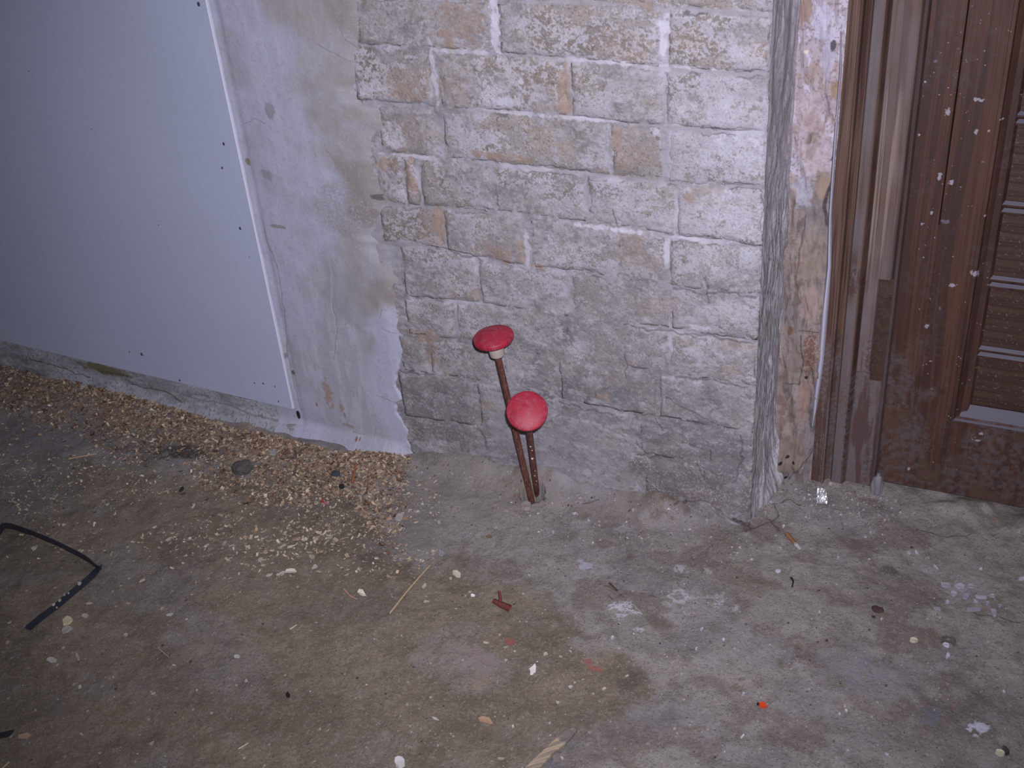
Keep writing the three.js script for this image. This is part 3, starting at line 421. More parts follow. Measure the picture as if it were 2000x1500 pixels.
  // bolection around the panel
  const frm = (y0, y1) => flat(prof([[xs - 0.002, DZ - 0.002], [xs - 0.001, DZ + 0.004], [xs + 0.004, DZ + 0.004], [xs + 0.006, DZ - 0.001], [xs + 0.014, DZ - 0.007], [xIn - 0.003, DZ - 0.008], [xIn - 0.001, DZ - 0.011], [xIn + 0.003, DZ - 0.018]], y0, y1, PD));
  mesh('panel_moulding', frm(yPan, 1.09), leafMat, d);
  const hp = (pts, x0, x1) => { const g = grid(lin(x0, x1, 30), pts.map((_, i) => i), (x, i) => [x, pts[i][0], pts[i][1] + 0.0004 * sg(x * 60, i * 3, 2)], (x, i, p) => PD.uv(x, p[1])).toNonIndexed(); return flat(g); };
  mesh('panel_moulding', hp([[yPan - 0.003, DZ - 0.002], [yPan - 0.002, DZ + 0.004], [yPan + 0.004, DZ + 0.0045]], xs, xR), leafMat, d);
  mesh('dusty_ledge', hp([[yPan + 0.004, DZ + 0.0045], [yPan + 0.0055, DZ - 0.0005]], xs + 0.003, xR), dustMat, d).userData.label = 'grey dust on the moulding ledge';
  mesh('panel_moulding', hp([[yPan + 0.0055, DZ - 0.0005], [yPan + 0.008, DZ - 0.004]], xs + 0.005, xR), leafMat, d);
  mesh('dusty_ledge', hp([[yPan + 0.008, DZ - 0.004], [yPan + 0.029, DZ - 0.012]], xs + 0.012, xR), dustMat, d).userData.label = 'grey dust on the sloping panel sill';
  // stacked horizontal panels, each with a pair of dusty lips
  const lip = [[1985, 408], [1947, 552], [1922, 688]].map(([x, y]) => onZ(x, y, DZ - 0.012).y);
  const edges = [yPan + 0.028, lip[2], lip[1], lip[0], lip[0] + 0.135, lip[0] + 0.27, lip[0] + 0.40];
  for (let i = 0; i + 1 < edges.length; i++) {
    const y0 = edges[i] + (i ? 0.010 : 0), y1 = Math.min(edges[i + 1] - 0.010, 1.09); if (y1 < y0) break;
    const g = rbx(xIn, xR, y0, y1, DZ - 0.03, DZ - 0.0155, 0.001); const q = g.attributes.position, u = g.attributes.uv; for (let k = 0; k < q.count; k++) u.setXY(k, (q.getX(k) - xIn) / 0.36, (q.getY(k) - y0) / 0.16);
    mesh('panel_board', g, panelMat, d);
    if (i) { const y = edges[i]; for (const [a, b] of [[-0.010, -0.0015], [0.0015, 0.010]]) { mesh('panel_lip', hp([[y + a, DZ - 0.016], [y + a + 0.001, DZ - 0.010], [y + b - 0.004, DZ - 0.009]], xIn - 0.002, xR), leafMat, d); mesh('dusty_ledge', hp([[y + b - 0.004, DZ - 0.009], [y + b, DZ - 0.0155]], xIn - 0.002, xR), dustMat, d).userData.label = 'grey dust on the panel lip'; } }
  }
  mesh('door_core', box(FX(1780), xR + 0.1, yBot, 1.09, DZ - 0.06, DZ - 0.028), std({ color: 0x3a2620 }), d);
  mesh('wall_core', box(xR + 0.12, 1.9, -0.3, 2.6, -0.36, 0), plainPlaster, wallBack);
}

// ---------------------------------------------------------------- floor
const FT = [new Paint(1800, 1320, -2.2, -0.92, -0.02, 0.92), new Paint(1920, 1875, -0.92, 0.36, -0.25, 1.0)];
const brown = [[600, 905], [760, 1005], [735, 1060], [800, 1102], [960, 1118], [1075, 1178], [1130, 1240], [1240, 1278], [1268, 1330], [1225, 1395], [1120, 1450], [1060, 1520], [900, 1700], [-400, 1700], [-500, 900], [-100, 930], [230, 905], [420, 940]].map(([x, y]) => { const p = onY(x, y, 0); return [p.x, p.z]; });
const BF = { w: 330, h: 170, x0: -2.3, z0: -0.3, s: 0.0085, d: null }; BF.d = new Float32Array(BF.w * BF.h); for (let j = 0; j < BF.h; j++) for (let i = 0; i < BF.w; i++) BF.d[j * BF.w + i] = edgeDist(brown, BF.x0 + i * BF.s, BF.z0 + j * BF.s);
const brownDist = (x, z) => { const u = (x - BF.x0) / BF.s, v = (z - BF.z0) / BF.s, i = clamp(Math.floor(u), 0, BF.w - 2), j = clamp(Math.floor(v), 0, BF.h - 2), a = clamp(u - i), b = clamp(v - j), k = j * BF.w + i; return lerp(lerp(BF.d[k], BF.d[k + 1], a), lerp(BF.d[k + BF.w], BF.d[k + BF.w + 1], a), b); };
const floorFill = (x, z, o) => {
  const n0 = fb(x * 3.5, z * 3.5, 3), n1 = fb(x * 11, z * 11, 3), n2 = fb(x * 45, z * 45, 3), n3 = fb(x * 190, z * 190, 2), n4 = fb(x * 520, z * 520, 2);
  o[0] = 146; o[1] = 138; o[2] = 132; mix3(o, [132, 125, 122], sst(0.35, 0.75, n1)); mix3(o, [154, 147, 144], 0.6 * sst(0.55, 0.8, fb(x * 16 + 9, z * 16, 3)));
  const e = brownDist(x, z) + 0.05 * (fb(x * 22, z * 22, 3) - 0.5) + 0.02 * (n2 - 0.5); const bw = sst(-0.022, 0.022, e);
  const br = [128, 113, 90]; mix3(br, [112, 98, 78], sst(0.35, 0.7, fb(x * 8 + 3, z * 8, 3))); mix3(br, [132, 123, 112], 0.7 * sst(0.55, 0.8, fb(x * 6 + 13, z * 9, 3)));
  mix3(o, br, bw * (0.75 + 0.35 * (n2 - 0.4)));
  mix3(o, [116, 104, 92], (1 - bw) * 0.6 * sst(0.60, 0.78, fb(x * 13 + 31, z * 17, 3)));
  mix3(o, [108, 99, 90], 0.35 * sst(0.58, 0.8, n2)); mix3(o, [164, 156, 150], 0.22 * sst(0.62, 0.85, n3)); mix3(o, [88, 80, 74], 0.4 * sst(0.76, 0.9, n4)); mix3(o, [176, 168, 164], 0.4 * sst(0.86, 0.96, fb(x * 430, z * 430 + 50, 2)));
  o[3] = 0.5 + 0.25 * (n1 - 0.5) + 0.35 * (n2 - 0.5) + 0.3 * (n3 - 0.5) - 0.2 * sst(0.72, 0.86, n4) - 0.06 * bw;
};
FT.forEach(t => t.fill(floorFill));
{
  const r = rng(77);
  const s = (px, py, rx, ry, c, a, op) => { const p = fl(px, py), k = p.distanceTo(camera.position) / F; FT.forEach(t => t.spot(p.x, p.z, rx * k, ry * k * 1.75, c, a, op)); };
  const l = (pts, w, c, a, op) => FT.forEach(t => t.line(pts.map(([x, y]) => { const p = fl(x, y); return [p.x, p.z]; }), w, c, a, op));
  // smooth grey-tan cement skim before the brick wall
  s(960, 935, 150, 45, [146, 137, 130], .55, { freq: 30, grain: .3 }); s(1250, 985, 180, 30, [140, 132, 132], .5, { freq: 30, grain: .3 }); s(880, 990, 90, 40, [142, 134, 127], .45, { freq: 30 });
  s(1150, 935, 90, 20, [156, 150, 154], .6, { freq: 40, grain: .3 });
  // grey cement to the left below the shavings
  s(90, 850, 110, 50, [126, 121, 118], .5, { freq: 25 }); s(60, 960, 120, 35, [122, 116, 112], .4, { freq: 25, grain: .4 }); s(800, 1060, 50, 25, [132, 124, 116], .5, { freq: 30 }); s(560, 960, 90, 25, [132, 122, 114], .4, { freq: 30 });
  // sawdust over the floor at the wall foot
  for (let i = 0; i < 46; i++) { const t = r(); s(t * 790, 735 + t * 170 + r() * 60, 40, 16, [150, 118, 90], .5, { freq: 60, grain: .8 }); }
  // dark damp and soil spots
  [[352, 886, 38, 14, [40, 32, 26], 1], [330, 872, 60, 20, [80, 68, 56], .6], [720, 1030, 30, 18, [84, 72, 58], .75], [560, 1000, 70, 20, [92, 80, 66], .6], [725, 1090, 20, 10, [84, 76, 66], .7], [905, 1088, 34, 14, [98, 86, 72], .7], [1285, 1215, 18, 10, [84, 74, 64], .75], [1255, 1212, 18, 10, [100, 92, 84], .5], [1740, 1115, 14, 8, [70, 62, 58], .8], [1690, 1110, 20, 10, [94, 82, 74], .7], [1570, 1285, 34, 14, [88, 76, 64], .65], [1520, 1295, 20, 8, [84, 72, 62], .5], [1735, 1292, 10, 5, [84, 74, 62], .8], [1820, 1250, 26, 14, [90, 76, 64], .6], [1870, 1375, 60, 30, [86, 74, 68], .5], [1720, 1390, 80, 20, [98, 84, 74], .5], [1850, 1430, 80, 40, [92, 80, 72], .45], [1640, 1170, 60, 16, [104, 90, 78], .5], [1660, 1065, 30, 6, [92, 76, 70], .6], [1810, 1170, 60, 14, [94, 84, 76], .4], [1440, 1145, 30, 12, [110, 98, 86], .6], [1480, 1140, 22, 12, [108, 96, 84], .6], [1275, 985, 35, 16, [96, 82, 68], .7], [1315, 962, 26, 18, [84, 66, 54], .85], [1225, 965, 30, 10, [108, 98, 86], .6], [1020, 960, 36, 20, [104, 92, 80], .75], [1160, 1430, 60, 20, [88, 78, 70], .4], [1230, 1325, 16, 16, [66, 60, 60], .5], [1310, 1398, 20, 8, [78, 78, 80], .6], [1700, 1290, 12, 4, [70, 62, 64], .7], [1560, 1420, 50, 12, [96, 84, 78], .5], [890, 1420, 30, 10, [86, 74, 64], .4], [100, 1120, 70, 30, [92, 82, 70], .4], [1460, 1030, 8, 6, [70, 56, 52], .7], [1175, 1060, 14, 8, [96, 78, 68], .7], [1225, 1087, 10, 5, [90, 72, 60], .7]]
    .forEach(([x, y, rx, ry, c, a]) => s(x, y, rx, ry, c.map(v => v + 14), a * .85, { rag: .7, soft: .6, freq: 60, grain: .45 }));
  // dried paint and plaster marks
  const WH = [188, 185, 192];
  [[1145, 1105, 20, 8, [170, 168, 180], .95], [1218, 1184, 22, 7, WH, .85], [1240, 1195, 14, 4, WH, .8], [1212, 1205, 10, 5, WH, .9], [1200, 1185, 12, 3, WH, .7], [1252, 1230, 12, 3, WH, .8], [1405, 1172, 8, 14, WH, .6], [1328, 1112, 10, 6, WH, .7], [1384, 1117, 9, 5, WH, .6], [1436, 1190, 8, 5, WH, .7], [1338, 1196, 8, 2.5, WH, .8], [1305, 1180, 16, 3, WH, .5], [1912, 1425, 14, 8, [200, 198, 214], .9], [1880, 1160, 40, 18, [166, 162, 172], .3], [1640, 1300, 60, 24, [138, 132, 138], .5], [1720, 1330, 60, 24, [136, 130, 138], .5], [1820, 1398, 16, 12, [112, 112, 120], .8], [1480, 1260, 60, 24, [140, 134, 138], .5], [1300, 1400, 60, 24, [136, 130, 134], .4], [928, 1288, 30, 16, [142, 126, 122], .8], [950, 1300, 20, 14, [140, 126, 124], .7], [940, 1330, 18, 12, [146, 130, 116], .75], [1160, 1306, 14, 4, [158, 92, 82], .8], [1150, 1293, 10, 2.5, [152, 90, 80], .7], [995, 1252, 8, 4, [166, 84, 78], .7], [1730, 1398, 10, 3, [152, 140, 136], .5], [380, 1112, 24, 8, [140, 128, 118], .8], [395, 1103, 12, 6, [142, 130, 120], .7], [1120, 1455, 20, 8, [110, 104, 108], .6], [1075, 1492, 24, 14, [110, 106, 112], .85], [1220, 1035, 14, 9, [156, 150, 154], .7], [1000, 1440, 40, 10, [128, 118, 110], .3], [300, 1370, 40, 18, [128, 118, 110], .4], [420, 1370, 8, 24, [132, 122, 114], .4], [120, 1385, 40, 14, [118, 108, 102], .4], [700, 1185, 90, 16, [128, 118, 110], .35], [640, 1200, 60, 10, [130, 120, 112], .3], [1620, 1015, 50, 12, [138, 132, 136], .5]]
    .forEach(([x, y, rx, ry, c, a], i) => s(x, y, rx, ry, c, a, { rag: .75, soft: .3, freq: 130, grain: rx > 24 ? .4 : c === WH ? .6 : .15 }));
  // ring mark of dried plaster
  { const p = fl(1325, 1164), pts = lin(0, 6.28, 14).map(t => [p.x + 0.012 * Math.cos(t), p.z + 0.013 * Math.sin(t)]); FT[1].line(pts, 0.004, WH, .8, { wob: .003, freq: 150 }); FT[1].line([[p.x + 0.014, p.z - 0.002], [p.x + 0.05, p.z - 0.016]], 0.003, WH, .6, { wob: .004, freq: 150 }); }
  l([[1208, 1180], [1232, 1192], [1252, 1200]], .002, WH, .8); l([[1190, 1190], [1222, 1176]], .002, WH, .8);
  // cracks
  [[[1465, 1032], [1480, 1028], [1508, 1022], [1520, 1010], [1512, 985], [1540, 975], [1570, 990]], [[1508, 1022], [1522, 1035]], [[1400, 990], [1420, 1012], [1445, 1022], [1462, 1026]], [[1320, 990], [1345, 975], [1378, 978]], [[1800, 1035], [1850, 1050], [1900, 1045]], [[1180, 1145], [1205, 1155]], [[1182, 1162], [1190, 1172]], [[1140, 982], [1172, 978]], [[1905, 1200], [1990, 1212]]].forEach((p, i) => l(p, i < 4 ? .0020 : .0014, [66, 56, 53], .65, { db: -.4, wob: .004 }));
  // faint scratches
  for (let i = 0; i < 60; i++) { const x = r() * 2000, y = 1050 + r() * 440, a = (r() - 0.5) * 0.9, q = 14 + r() * 60; l([[x, y], [x + q * Math.cos(a), y + q * Math.sin(a) * 0.5]], .0008, r() < 0.6 ? [150, 142, 138] : [84, 76, 70], .35, { wob: .001 }); }
  // scattered pale paint specks and dark specks lying in the surface
  for (let i = 0; i < 2000; i++) { const px = r() * 2000, py = 880 + r() * 620, w = r(); const big = Math.pow(r(), 5); s(px, py, 0.8 + 1.8 * big, 0.6 + 1.1 * big, w < 0.62 ? [196, 186, 176] : w < 0.9 ? [62, 54, 50] : [150, 92, 76], .45 + .45 * r(), { rag: .3 }); }
}
const floorMats = FT.map(t => { const u = t; const m = std({ ...t.maps(), color: K(0.92), bumpScale: 0.0018, roughness: 0.92 }); m.userData.p = u; return m; });
{
  const P = FT;
  const build = (xs, zs, T) => { const g = grid(xs, zs, (x, z) => [x, floorY(x, z), z], (x, z) => T.uv(x, z)); g.index.array.reverse(); g.computeVertexNormals(); return g; };
  const f = group('floor', 'dirty worn concrete floor with dust, brown stains and paint specks', 'floor', null, 'structure');
  const xr = [...lin(-0.92, -0.80, 26), ...lin(-0.797, -0.66, 70), ...lin(-0.655, 0.36, 220)], zr = [...lin(-0.25, -0.006, 50), ...lin(-0.003, 0.10, 52), ...lin(0.105, 1.0, 190)];
  mesh('concrete_slab', build(lin(-2.2, -0.92, 270), lin(-0.02, 0.92, 200), P[0]), floorMats[0], f);
  mesh('concrete_slab', build(xr, zr, P[1]), floorMats[1], f);
  const rest = std({ color: new THREE.Color(0x6e645c) });
  for (const b of [[-3.4, -2.2, -0.02, 3.2], [-2.2, -0.92, 0.92, 3.2], [-0.92, 0.36, 1.0, 3.2], [0.36, 1.9, -0.25, 3.2]]) mesh('concrete_slab', box(b[0], b[1], -0.2, -0.001, b[2], b[3]), rest, f);
  mesh('sub_base', box(-3.4, 1.9, -0.4, -0.2, -0.36, 3.3), rest, f);
  // the rest of the dark room behind the camera
  const far = (n, lab, b) => tag(mesh(n, box(...b), std({ color: new THREE.Color(0xdad7d6) })), lab, n.startsWith('ceil') ? 'ceiling' : 'wall', null, 'structure');
  far('ceiling', 'plain plastered ceiling over the dim room', [-3.5, 2.0, 2.6, 2.7, -0.4, 3.4]);
  far('wall_left', 'plain plaster wall closing the room beyond the board', [-3.5, -3.4, -0.3, 2.6, -0.4, 3.4]);
  far('wall_far_right', 'plain plaster wall closing the room past the door', [1.9, 2.0, -0.3, 2.6, -0.4, 3.4]);
  far('wall_front', 'plain plaster wall opposite the brick wall', [-3.5, 2.0, -0.3, 2.6, 3.2, 3.4]);
}

// ---------------------------------------------------------------- valve rods with red knobs
const RED = (() => {
  const P = new Paint(256, 256, -0.04, 0.04, -0.04, 0.04).fill((x, y, o) => { const n = fb(x * 160 + 4, y * 160, 3), f = fb(x * 700, y * 700, 2), n2 = fb(x * 60, y * 60, 2); o[0] = 192; o[1] = 44; o[2] = 66; mix3(o, [176, 34, 56], sst(0.5, 0.8, n2)); mix3(o, [182, 104, 118], 0.5 * sst(0.4, 0.8, n) * (0.5 + 0.6 * f)); mix3(o, [200, 140, 146], 0.4 * sst(0.82, 0.95, f)); o[3] = 0.5 + 0.3 * (f - 0.5); });
  return std({ ...P.maps(), roughness: 0.55, color: K(0.74), bumpScale: 0.0002 });
})();
const rodPaint = new Paint(64, 512, 0, 1, 0, 1).fill((x, y, o) => { const n = fb(x * 8, y * 14, 3), f = fb(x * 30, y * 120, 2); o[0] = 104; o[1] = 62; o[2] = 52; mix3(o, [74, 42, 38], sst(0.45, 0.75, n)); mix3(o, [128, 84, 68], 0.5 * sst(0.6, 0.85, f)); mix3(o, [150, 140, 140], 0.4 * sst(0.8, 0.92, fb(x * 20 + 5, y * 80, 2))); o[3] = n; });
const rodMaps = rodPaint.maps();
const rodMat = std({ ...rodMaps, roughness: 0.55, color: K(0.95), bumpScale: 0.0004 });
function alongTo(g, a, b) { const d = b.clone().sub(a), L = d.length(); g.applyQuaternion(new THREE.Quaternion().setFromUnitVectors(V3(0, 1, 0), d.clone().normalize())); g.translate(a.x, a.y, a.z); return L; }
function valve(label, base, top, axis, capR, splash, collarCol) {
  const g = group('valve_rod', label, 'valve rod');
  const at = (geo, a, b) => { const d = b.clone().sub(a).normalize(); geo.applyQuaternion(new THREE.Quaternion().setFromUnitVectors(V3(0, 1, 0), d)); geo.translate(a.x, a.y, a.z); return geo; };
  const L = base.distanceTo(top), rod = new THREE.CylinderGeometry(0.0053, 0.0055, L, 20, 24); rod.translate(0, L / 2, 0);
  mesh('rod', at(rod, base, top), rodMat, g);
  const ax = axis.clone().normalize(), c0 = top.clone();
  const col = new THREE.LatheGeometry([[0.0001, -0.026], [0.0112, -0.026], [0.0124, -0.0245], [0.0138, 0.004], [0.0001, 0.004]].map(p => new THREE.Vector2(...p)), 32);
  mesh('collar', at(col, c0, c0.clone().add(ax)), std({ color: collarCol, roughness: 0.7 }), g).userData.label = 'dull brass-grey collar under the knob';
  const R = capR, pr = [[0.0001, 0.003], [R * 0.55, 0.0025], [R * 0.93, 0.003], [R * 0.985, 0.0042], [R, 0.007], [R * 0.998, 0.0108], [R * 0.975, 0.0124], [R * 0.80, 0.0148], [R * 0.55, 0.0168], [R * 0.30, 0.0181], [R * 0.12, 0.0187], [0.0001, 0.0189]];
  const cap = new THREE.LatheGeometry(pr.map(p => new THREE.Vector2(...p)), 56); { const q = cap.attributes.position, u = cap.attributes.uv; for (let i = 0; i < q.count; i++) u.setXY(i, q.getX(i) / 0.08 + 0.5, q.getZ(i) / 0.08 + 0.5); }
  mesh('knob', at(cap, c0, c0.clone().add(ax)), RED, g).userData.label = 'red dusty domed knob';
  for (const [t, a, r] of splash) { const p = base.clone().lerp(top, t), s = new THREE.SphereGeometry(r, 10, 8); s.scale(1, 1.7, 0.5); s.rotateY(a); s.translate(p.x + 0.0052 * Math.sin(a), p.y, p.z + 0.0052 * Math.cos(a)); mesh('paint_splash', s, std({ color: 0xd5cdd2 }), g); }
  return g;
}
{
  const t1 = onZ(966, 668, 0.070), b1 = V3(HOLE.x - 0.0065, -0.05, HOLE.z + 0.002); { const d = t1.clone().sub(fl(1036, 965)); b1.copy(fl(1036, 968)).addScaledVector(d, -0.16); }
  valve('taller leaning rod with red mushroom knob and pale collar, standing in the floor hole', b1, t1, t1.clone().sub(b1), 0.0335, [], 0xa89a92);
  const t2 = onZ(1030, 806, 0.115), b2 = fl(1049, 966); { const d = t2.clone().sub(b2); b2.addScaledVector(d, -0.2); }
  const view = camera.position.clone().sub(t2).normalize();
  valve('shorter paint-splashed rod with red mushroom knob tilted towards the viewer, in the floor hole', b2, t2, view.clone().add(V3(-0.06, 0.34, -0.06)), 0.0335, [[0.70, 0.2, .0016], [0.66, 0.6, .0013], [0.58, 0.3, .0022], [0.45, 0.7, .0012], [0.40, 0.4, .0014], [0.34, 0.8, .0012], [0.30, 0.5, .0010]], 0x8a7d78);
}

// ---------------------------------------------------------------- loose things on the floor
const rc = rng(303);
const flakeMat = {};
const cm = (hex, rough = 0.9) => flakeMat[hex + '_' + rough] ??= std({ color: new THREE.Color(hex), roughness: rough });
function flakeGeo(w, l, th, pts = 8, curl = 0, seed = 1, jag = 0.3) {   // an irregular chip: top fan, side ring and bottom, slightly curled
  const r = rng(seed), A = []; for (let i = 0; i < pts; i++) { const a = i / pts * 6.283 + (r() - 0.5) * 0.5, k = 1 - jag * r(); A.push([Math.cos(a) * w / 2 * k, Math.sin(a) * l / 2 * k]); }
  const Y = (x, z) => curl * (z * z) / (l * l / 4) + 0.0002; const P = [], I = [];
  P.push(0, Y(0, 0) + th, 0); A.forEach(([x, z]) => P.push(x * 0.94, Y(x, z) + th, z * 0.94)); A.forEach(([x, z]) => P.push(x, Y(x, z), z)); P.push(0, Y(0, 0), 0);
  const n = pts; for (let i = 0; i < n; i++) { const a = 1 + i, b = 1 + (i + 1) % n, c = a + n, d = b + n; I.push(0, b, a, a, b, d, a, d, c, 2 * n + 1, c, d); }
  const g = new THREE.BufferGeometry(); g.setAttribute('position', new THREE.Float32BufferAttribute(P, 3)); g.setAttribute('uv', new THREE.Float32BufferAttribute(new Float32Array(P.length / 3 * 2), 2)); g.setIndex(I); const q = g.toNonIndexed(); q.computeVertexNormals(); return q;
}
function drop(g, px, py, turn, name, label, cat, grp, mat, lift = 0) { const p = fl(px, py); const m = mesh(name, g, mat); m.position.set(p.x, floorY(p.x, p.z) + lift, p.z); m.rotation.set((rc() - .5) * .1, turn, (rc() - .5) * .1); return tag(m, label, cat, grp); }
const pxm = (px, py) => fl(px, py).distanceTo(camera.position) / F;
function chip(px, py, w, l, turn, hex, name, label, cat, grp, o = {}) { const k = pxm(px, py) * (o.sc ?? 1); return drop(flakeGeo(w * k, l * k, o.th ?? 0.0012, o.n ?? 8, o.curl ?? 0.0012, Math.round(px * 7 + py), o.jag ?? 0.35), px, py, turn, name, label, cat, grp, cm(hex, o.rough)); }
const MARKS = [[197, 1108, 'the fold of the black strap'], [60, 1228, 'the flat end of the black strap'], [15, 1436, 'the short strap end'], [800, 1152, 'the straw stalk'], [980, 1184, 'the forked twig'], [1080, 1470, 'the wood splinter'], [948, 1408, 'the orange-tan wood chip'], [1042, 1308, 'the largest jagged white flake'], [781, 1492, 'the lone white pebble'], [550, 1080, 'the loose shavings cluster'], [1490, 1379, 'the orange plastic fragment'], [1550, 1060, 'the cigarette end'], [1852, 1252, 'the glass drop'], [1145, 1105, 'the pale grey paint smear'], [1230, 1190, 'the white paint splashes'], [1325, 1164, 'the white ring mark'], [700, 1160, 'the pale curled shaving'], [563, 1359, 'the tiny black crumb'], [1912, 1425, 'the white paint splat'], [1605, 972, 'the silver foil'], [1040, 975, 'the rod hole'], [1886, 1166, 'the broken plaster cluster'], [1740, 1115, 'the dark stain by the door'], [930, 1290, 'the pinkish worn patch'], [130, 1225, 'the yellowish crumbly lump'], [1160, 1306, 'the red paint smear']];
function nameIt(tone, w, l, noun, px, py) { const m = MARKS.map(([x, y, t]) => [Math.hypot(px - x, (py - y) * 1.7), t]).sort((a, b) => a[0] - b[0]); const q = l / w, sh = q > 1.45 ? 'narrow' : q < 0.8 ? 'wide' : 'stubby', sz = w * l > 230 ? 'larger' : w * l < 90 ? 'tiny' : 'small'; return `${sz} ${sh} ${tone} ${noun} ${m[0][0] < 70 ? 'close to' : 'some way from'} ${m[0][1]}`; }
const PF1 = ['paint_flake', 'small pale paint flake lying on the brown stained floor', 'paint flake', 'pale paint flakes on the brown floor'];
[[329, 1054, 14, 14], [100, 1289, 16, 26], [152, 1284, 14, 22], [166, 1203, 15, 16], [175, 1179, 10, 14], [277, 1135, 10, 14], [250, 1179, 9, 10], [332, 1201, 10, 12], [246, 1240, 11, 10], [463, 1283, 13, 18], [317, 1189, 12, 8], [829, 1145, 14, 16], [880, 1131, 9, 10], [526, 1124, 14, 14], [607, 1088, 13, 10], [616, 1107, 14, 12], [508, 1094, 16, 12], [550, 1121, 22, 12], [918, 1157, 10, 10], [949, 1256, 8, 14], [481, 1330, 10, 10], [1114, 1342, 12, 12], [1095, 1283, 8, 9], [1179, 1346, 10, 12], [1090, 1373, 10, 7], [1002, 1420, 7, 7], [987, 1265, 6, 10], [1114, 1273, 5, 9], [1224, 1321, 7, 8], [851, 1405, 8, 16], [297, 1452, 13, 12], [159, 1435, 8, 10], [195, 1472, 8, 6], [156, 1342, 10, 12], [978, 1482, 9, 16], [1098, 1482, 9, 10], [1066, 1278, 16, 8], [66, 1072, 16, 10], [15, 1255, 10, 10], [18, 1217, 8, 8], [365, 1210, 8, 6], [340, 1300, 5, 9], [462, 1340, 8, 8], [300, 1355, 8, 8], [385, 1349, 9, 5]]
  .forEach(([x, y, w, l], i) => chip(x, y, w, l * 1.5, rc() * 3, [0xb4aa9c, 0xbdb6ae, 0xa99c8c, 0xb8ada0][i % 4], PF1[0], nameIt('pale', w, l, 'paint flake', x, y), PF1[2], PF1[3], { sc: 0.82, n: 7, jag: .5 }));
const PF2 = ['plaster_crumb', 'small whitish plaster crumb lying on the grey dusty floor', 'plaster crumb', 'whitish plaster crumbs on the grey floor'];
[[1122, 1004, 8, 7], [1637, 1091, 14, 8], [1520, 1117, 12, 10], [1995, 1132, 10, 12], [1731, 1475, 9, 10], [1653, 1390, 8, 6], [1827, 1108, 4, 16], [1775, 1081, 12, 7], [1789, 1080, 6, 10], [1851, 1283, 13, 14], [1080, 1041, 6, 6], [1150, 1018, 6, 6], [1196, 1247, 8, 8], [1370, 1230, 8, 9], [1413, 1250, 8, 7], [1360, 1268, 7, 7], [1452, 1357, 10, 6], [1450, 1440, 5, 12], [1600, 1196, 6, 5], [1690, 1050, 5, 5], [1915, 1112, 8, 5], [1530, 1030, 7, 8], [1990, 1040, 6, 7], [1960, 1352, 8, 5], [1640, 1396, 7, 6], [1700, 1042, 6, 5]]
  .forEach(([x, y, w, l], i) => chip(x, y, w, l * 1.5, rc() * 3, [0xbcb6be, 0xaea8b2, 0xc6c2cc][i % 3], PF2[0], nameIt('whitish', w, l, 'plaster crumb', x, y), PF2[2], PF2[3], { th: 0.0025, sc: 0.85, n: 7, jag: .5 }));
const PF3 = ['plaster_fragment', 'grey-white plaster fragment in the broken cluster on the floor by the door', 'plaster fragment', 'broken plaster cluster by the door'];
[[1846, 1144, 22, 10], [1874, 1147, 22, 12], [1886, 1166, 18, 14], [1896, 1147, 16, 8], [1916, 1168, 8, 18], [1901, 1192, 12, 22], [1940, 1198, 14, 16], [1862, 1162, 14, 10], [1880, 1154, 10, 12], [1928, 1180, 8, 8], [1850, 1178, 8, 6], [1830, 1190, 8, 10], [1938, 1166, 12, 5], [1905, 1176, 8, 6], [1952, 1185, 7, 6]].forEach(([x, y, w, l], i) => chip(x, y, w, l * 1.5, rc() * 3, [0x9d99a2, 0xaba7b0, 0x94909a][i % 3], PF3[0], `${w * l > 200 ? 'large' : w * l < 90 ? 'tiny' : 'mid-sized'} ${l / w > 1.2 ? 'long' : l / w < 0.7 ? 'broad' : 'squarish'} ${['grey', 'pale grey', 'dull grey'][i % 3]} plaster fragment in the broken cluster by the door`, PF3[2], PF3[3], { th: 0.003 }));
// single, recognisable pieces
chip(132, 1215, 22, 26, 0.3, 0xcfc29a, 'plaster_lump', 'yellowish white crumbly lump beside the dark strap end', 'plaster lump', null, { th: .004, n: 10 });
chip(131, 1231, 22, 18, 0.9, 0xa8a29a, 'plaster_lump', 'grey crumbly lump against the yellowish lump', 'plaster lump', null, { th: .003 });
chip(568, 1117, 30, 14, 0.4, 0xd6c9b4, 'wood_curl', 'broad pale wood curl at the end of the scattered shavings', 'wood curl', null, { curl: .004 });
chip(706, 1160, 30, 16, -0.2, 0xdccfbc, 'wood_curl', 'pale curled shaving beside a thin pinkish sliver', 'wood curl', null, { curl: .006, jag: .5 });
chip(892, 1122, 28, 14, -0.5, 0xc9bfa8, 'wood_chip', 'flat pale wood chip with a square end near the straw', 'wood chip', null, { th: .002, n: 6, jag: .15 });
chip(923, 1164, 10, 10, 0.3, 0xf2f0ee, 'paint_flake', 'brilliant white paint flake between the straw and the red-brown twig', 'paint flake', null);
chip(1042, 1308, 22, 34, 0.4, 0xe4ddd4, 'paint_flake', 'largest white jagged paint flake, on the brown floor', 'paint flake', null, { jag: .6, n: 11, th: .0015 });
chip(948, 1408, 38, 16, 0.05, 0xb08c6e, 'wood_chip', 'flat orange-tan wood chip on the brown floor', 'wood chip', null, { n: 6, jag: .25, th: .002 });
chip(1490, 1379, 24, 18, 0.2, 0xd8481c, 'plastic_fragment', 'bright orange plastic fragment on the floor', 'plastic fragment', null, { n: 5, jag: .35, th: .002, rough: .4 });
chip(781, 1492, 22, 28, 0.8, 0xd8d2ce, 'pebble', 'white rounded pebble alone on the brown floor', 'pebble', null, { th: .006, n: 9, jag: .15 });
chip(780, 1012, 16, 22, 0, 0xa8a29c, 'pebble', 'round pale grey pebble at the end of the sawdust', 'pebble', null, { th: .004, n: 10, jag: .1 });
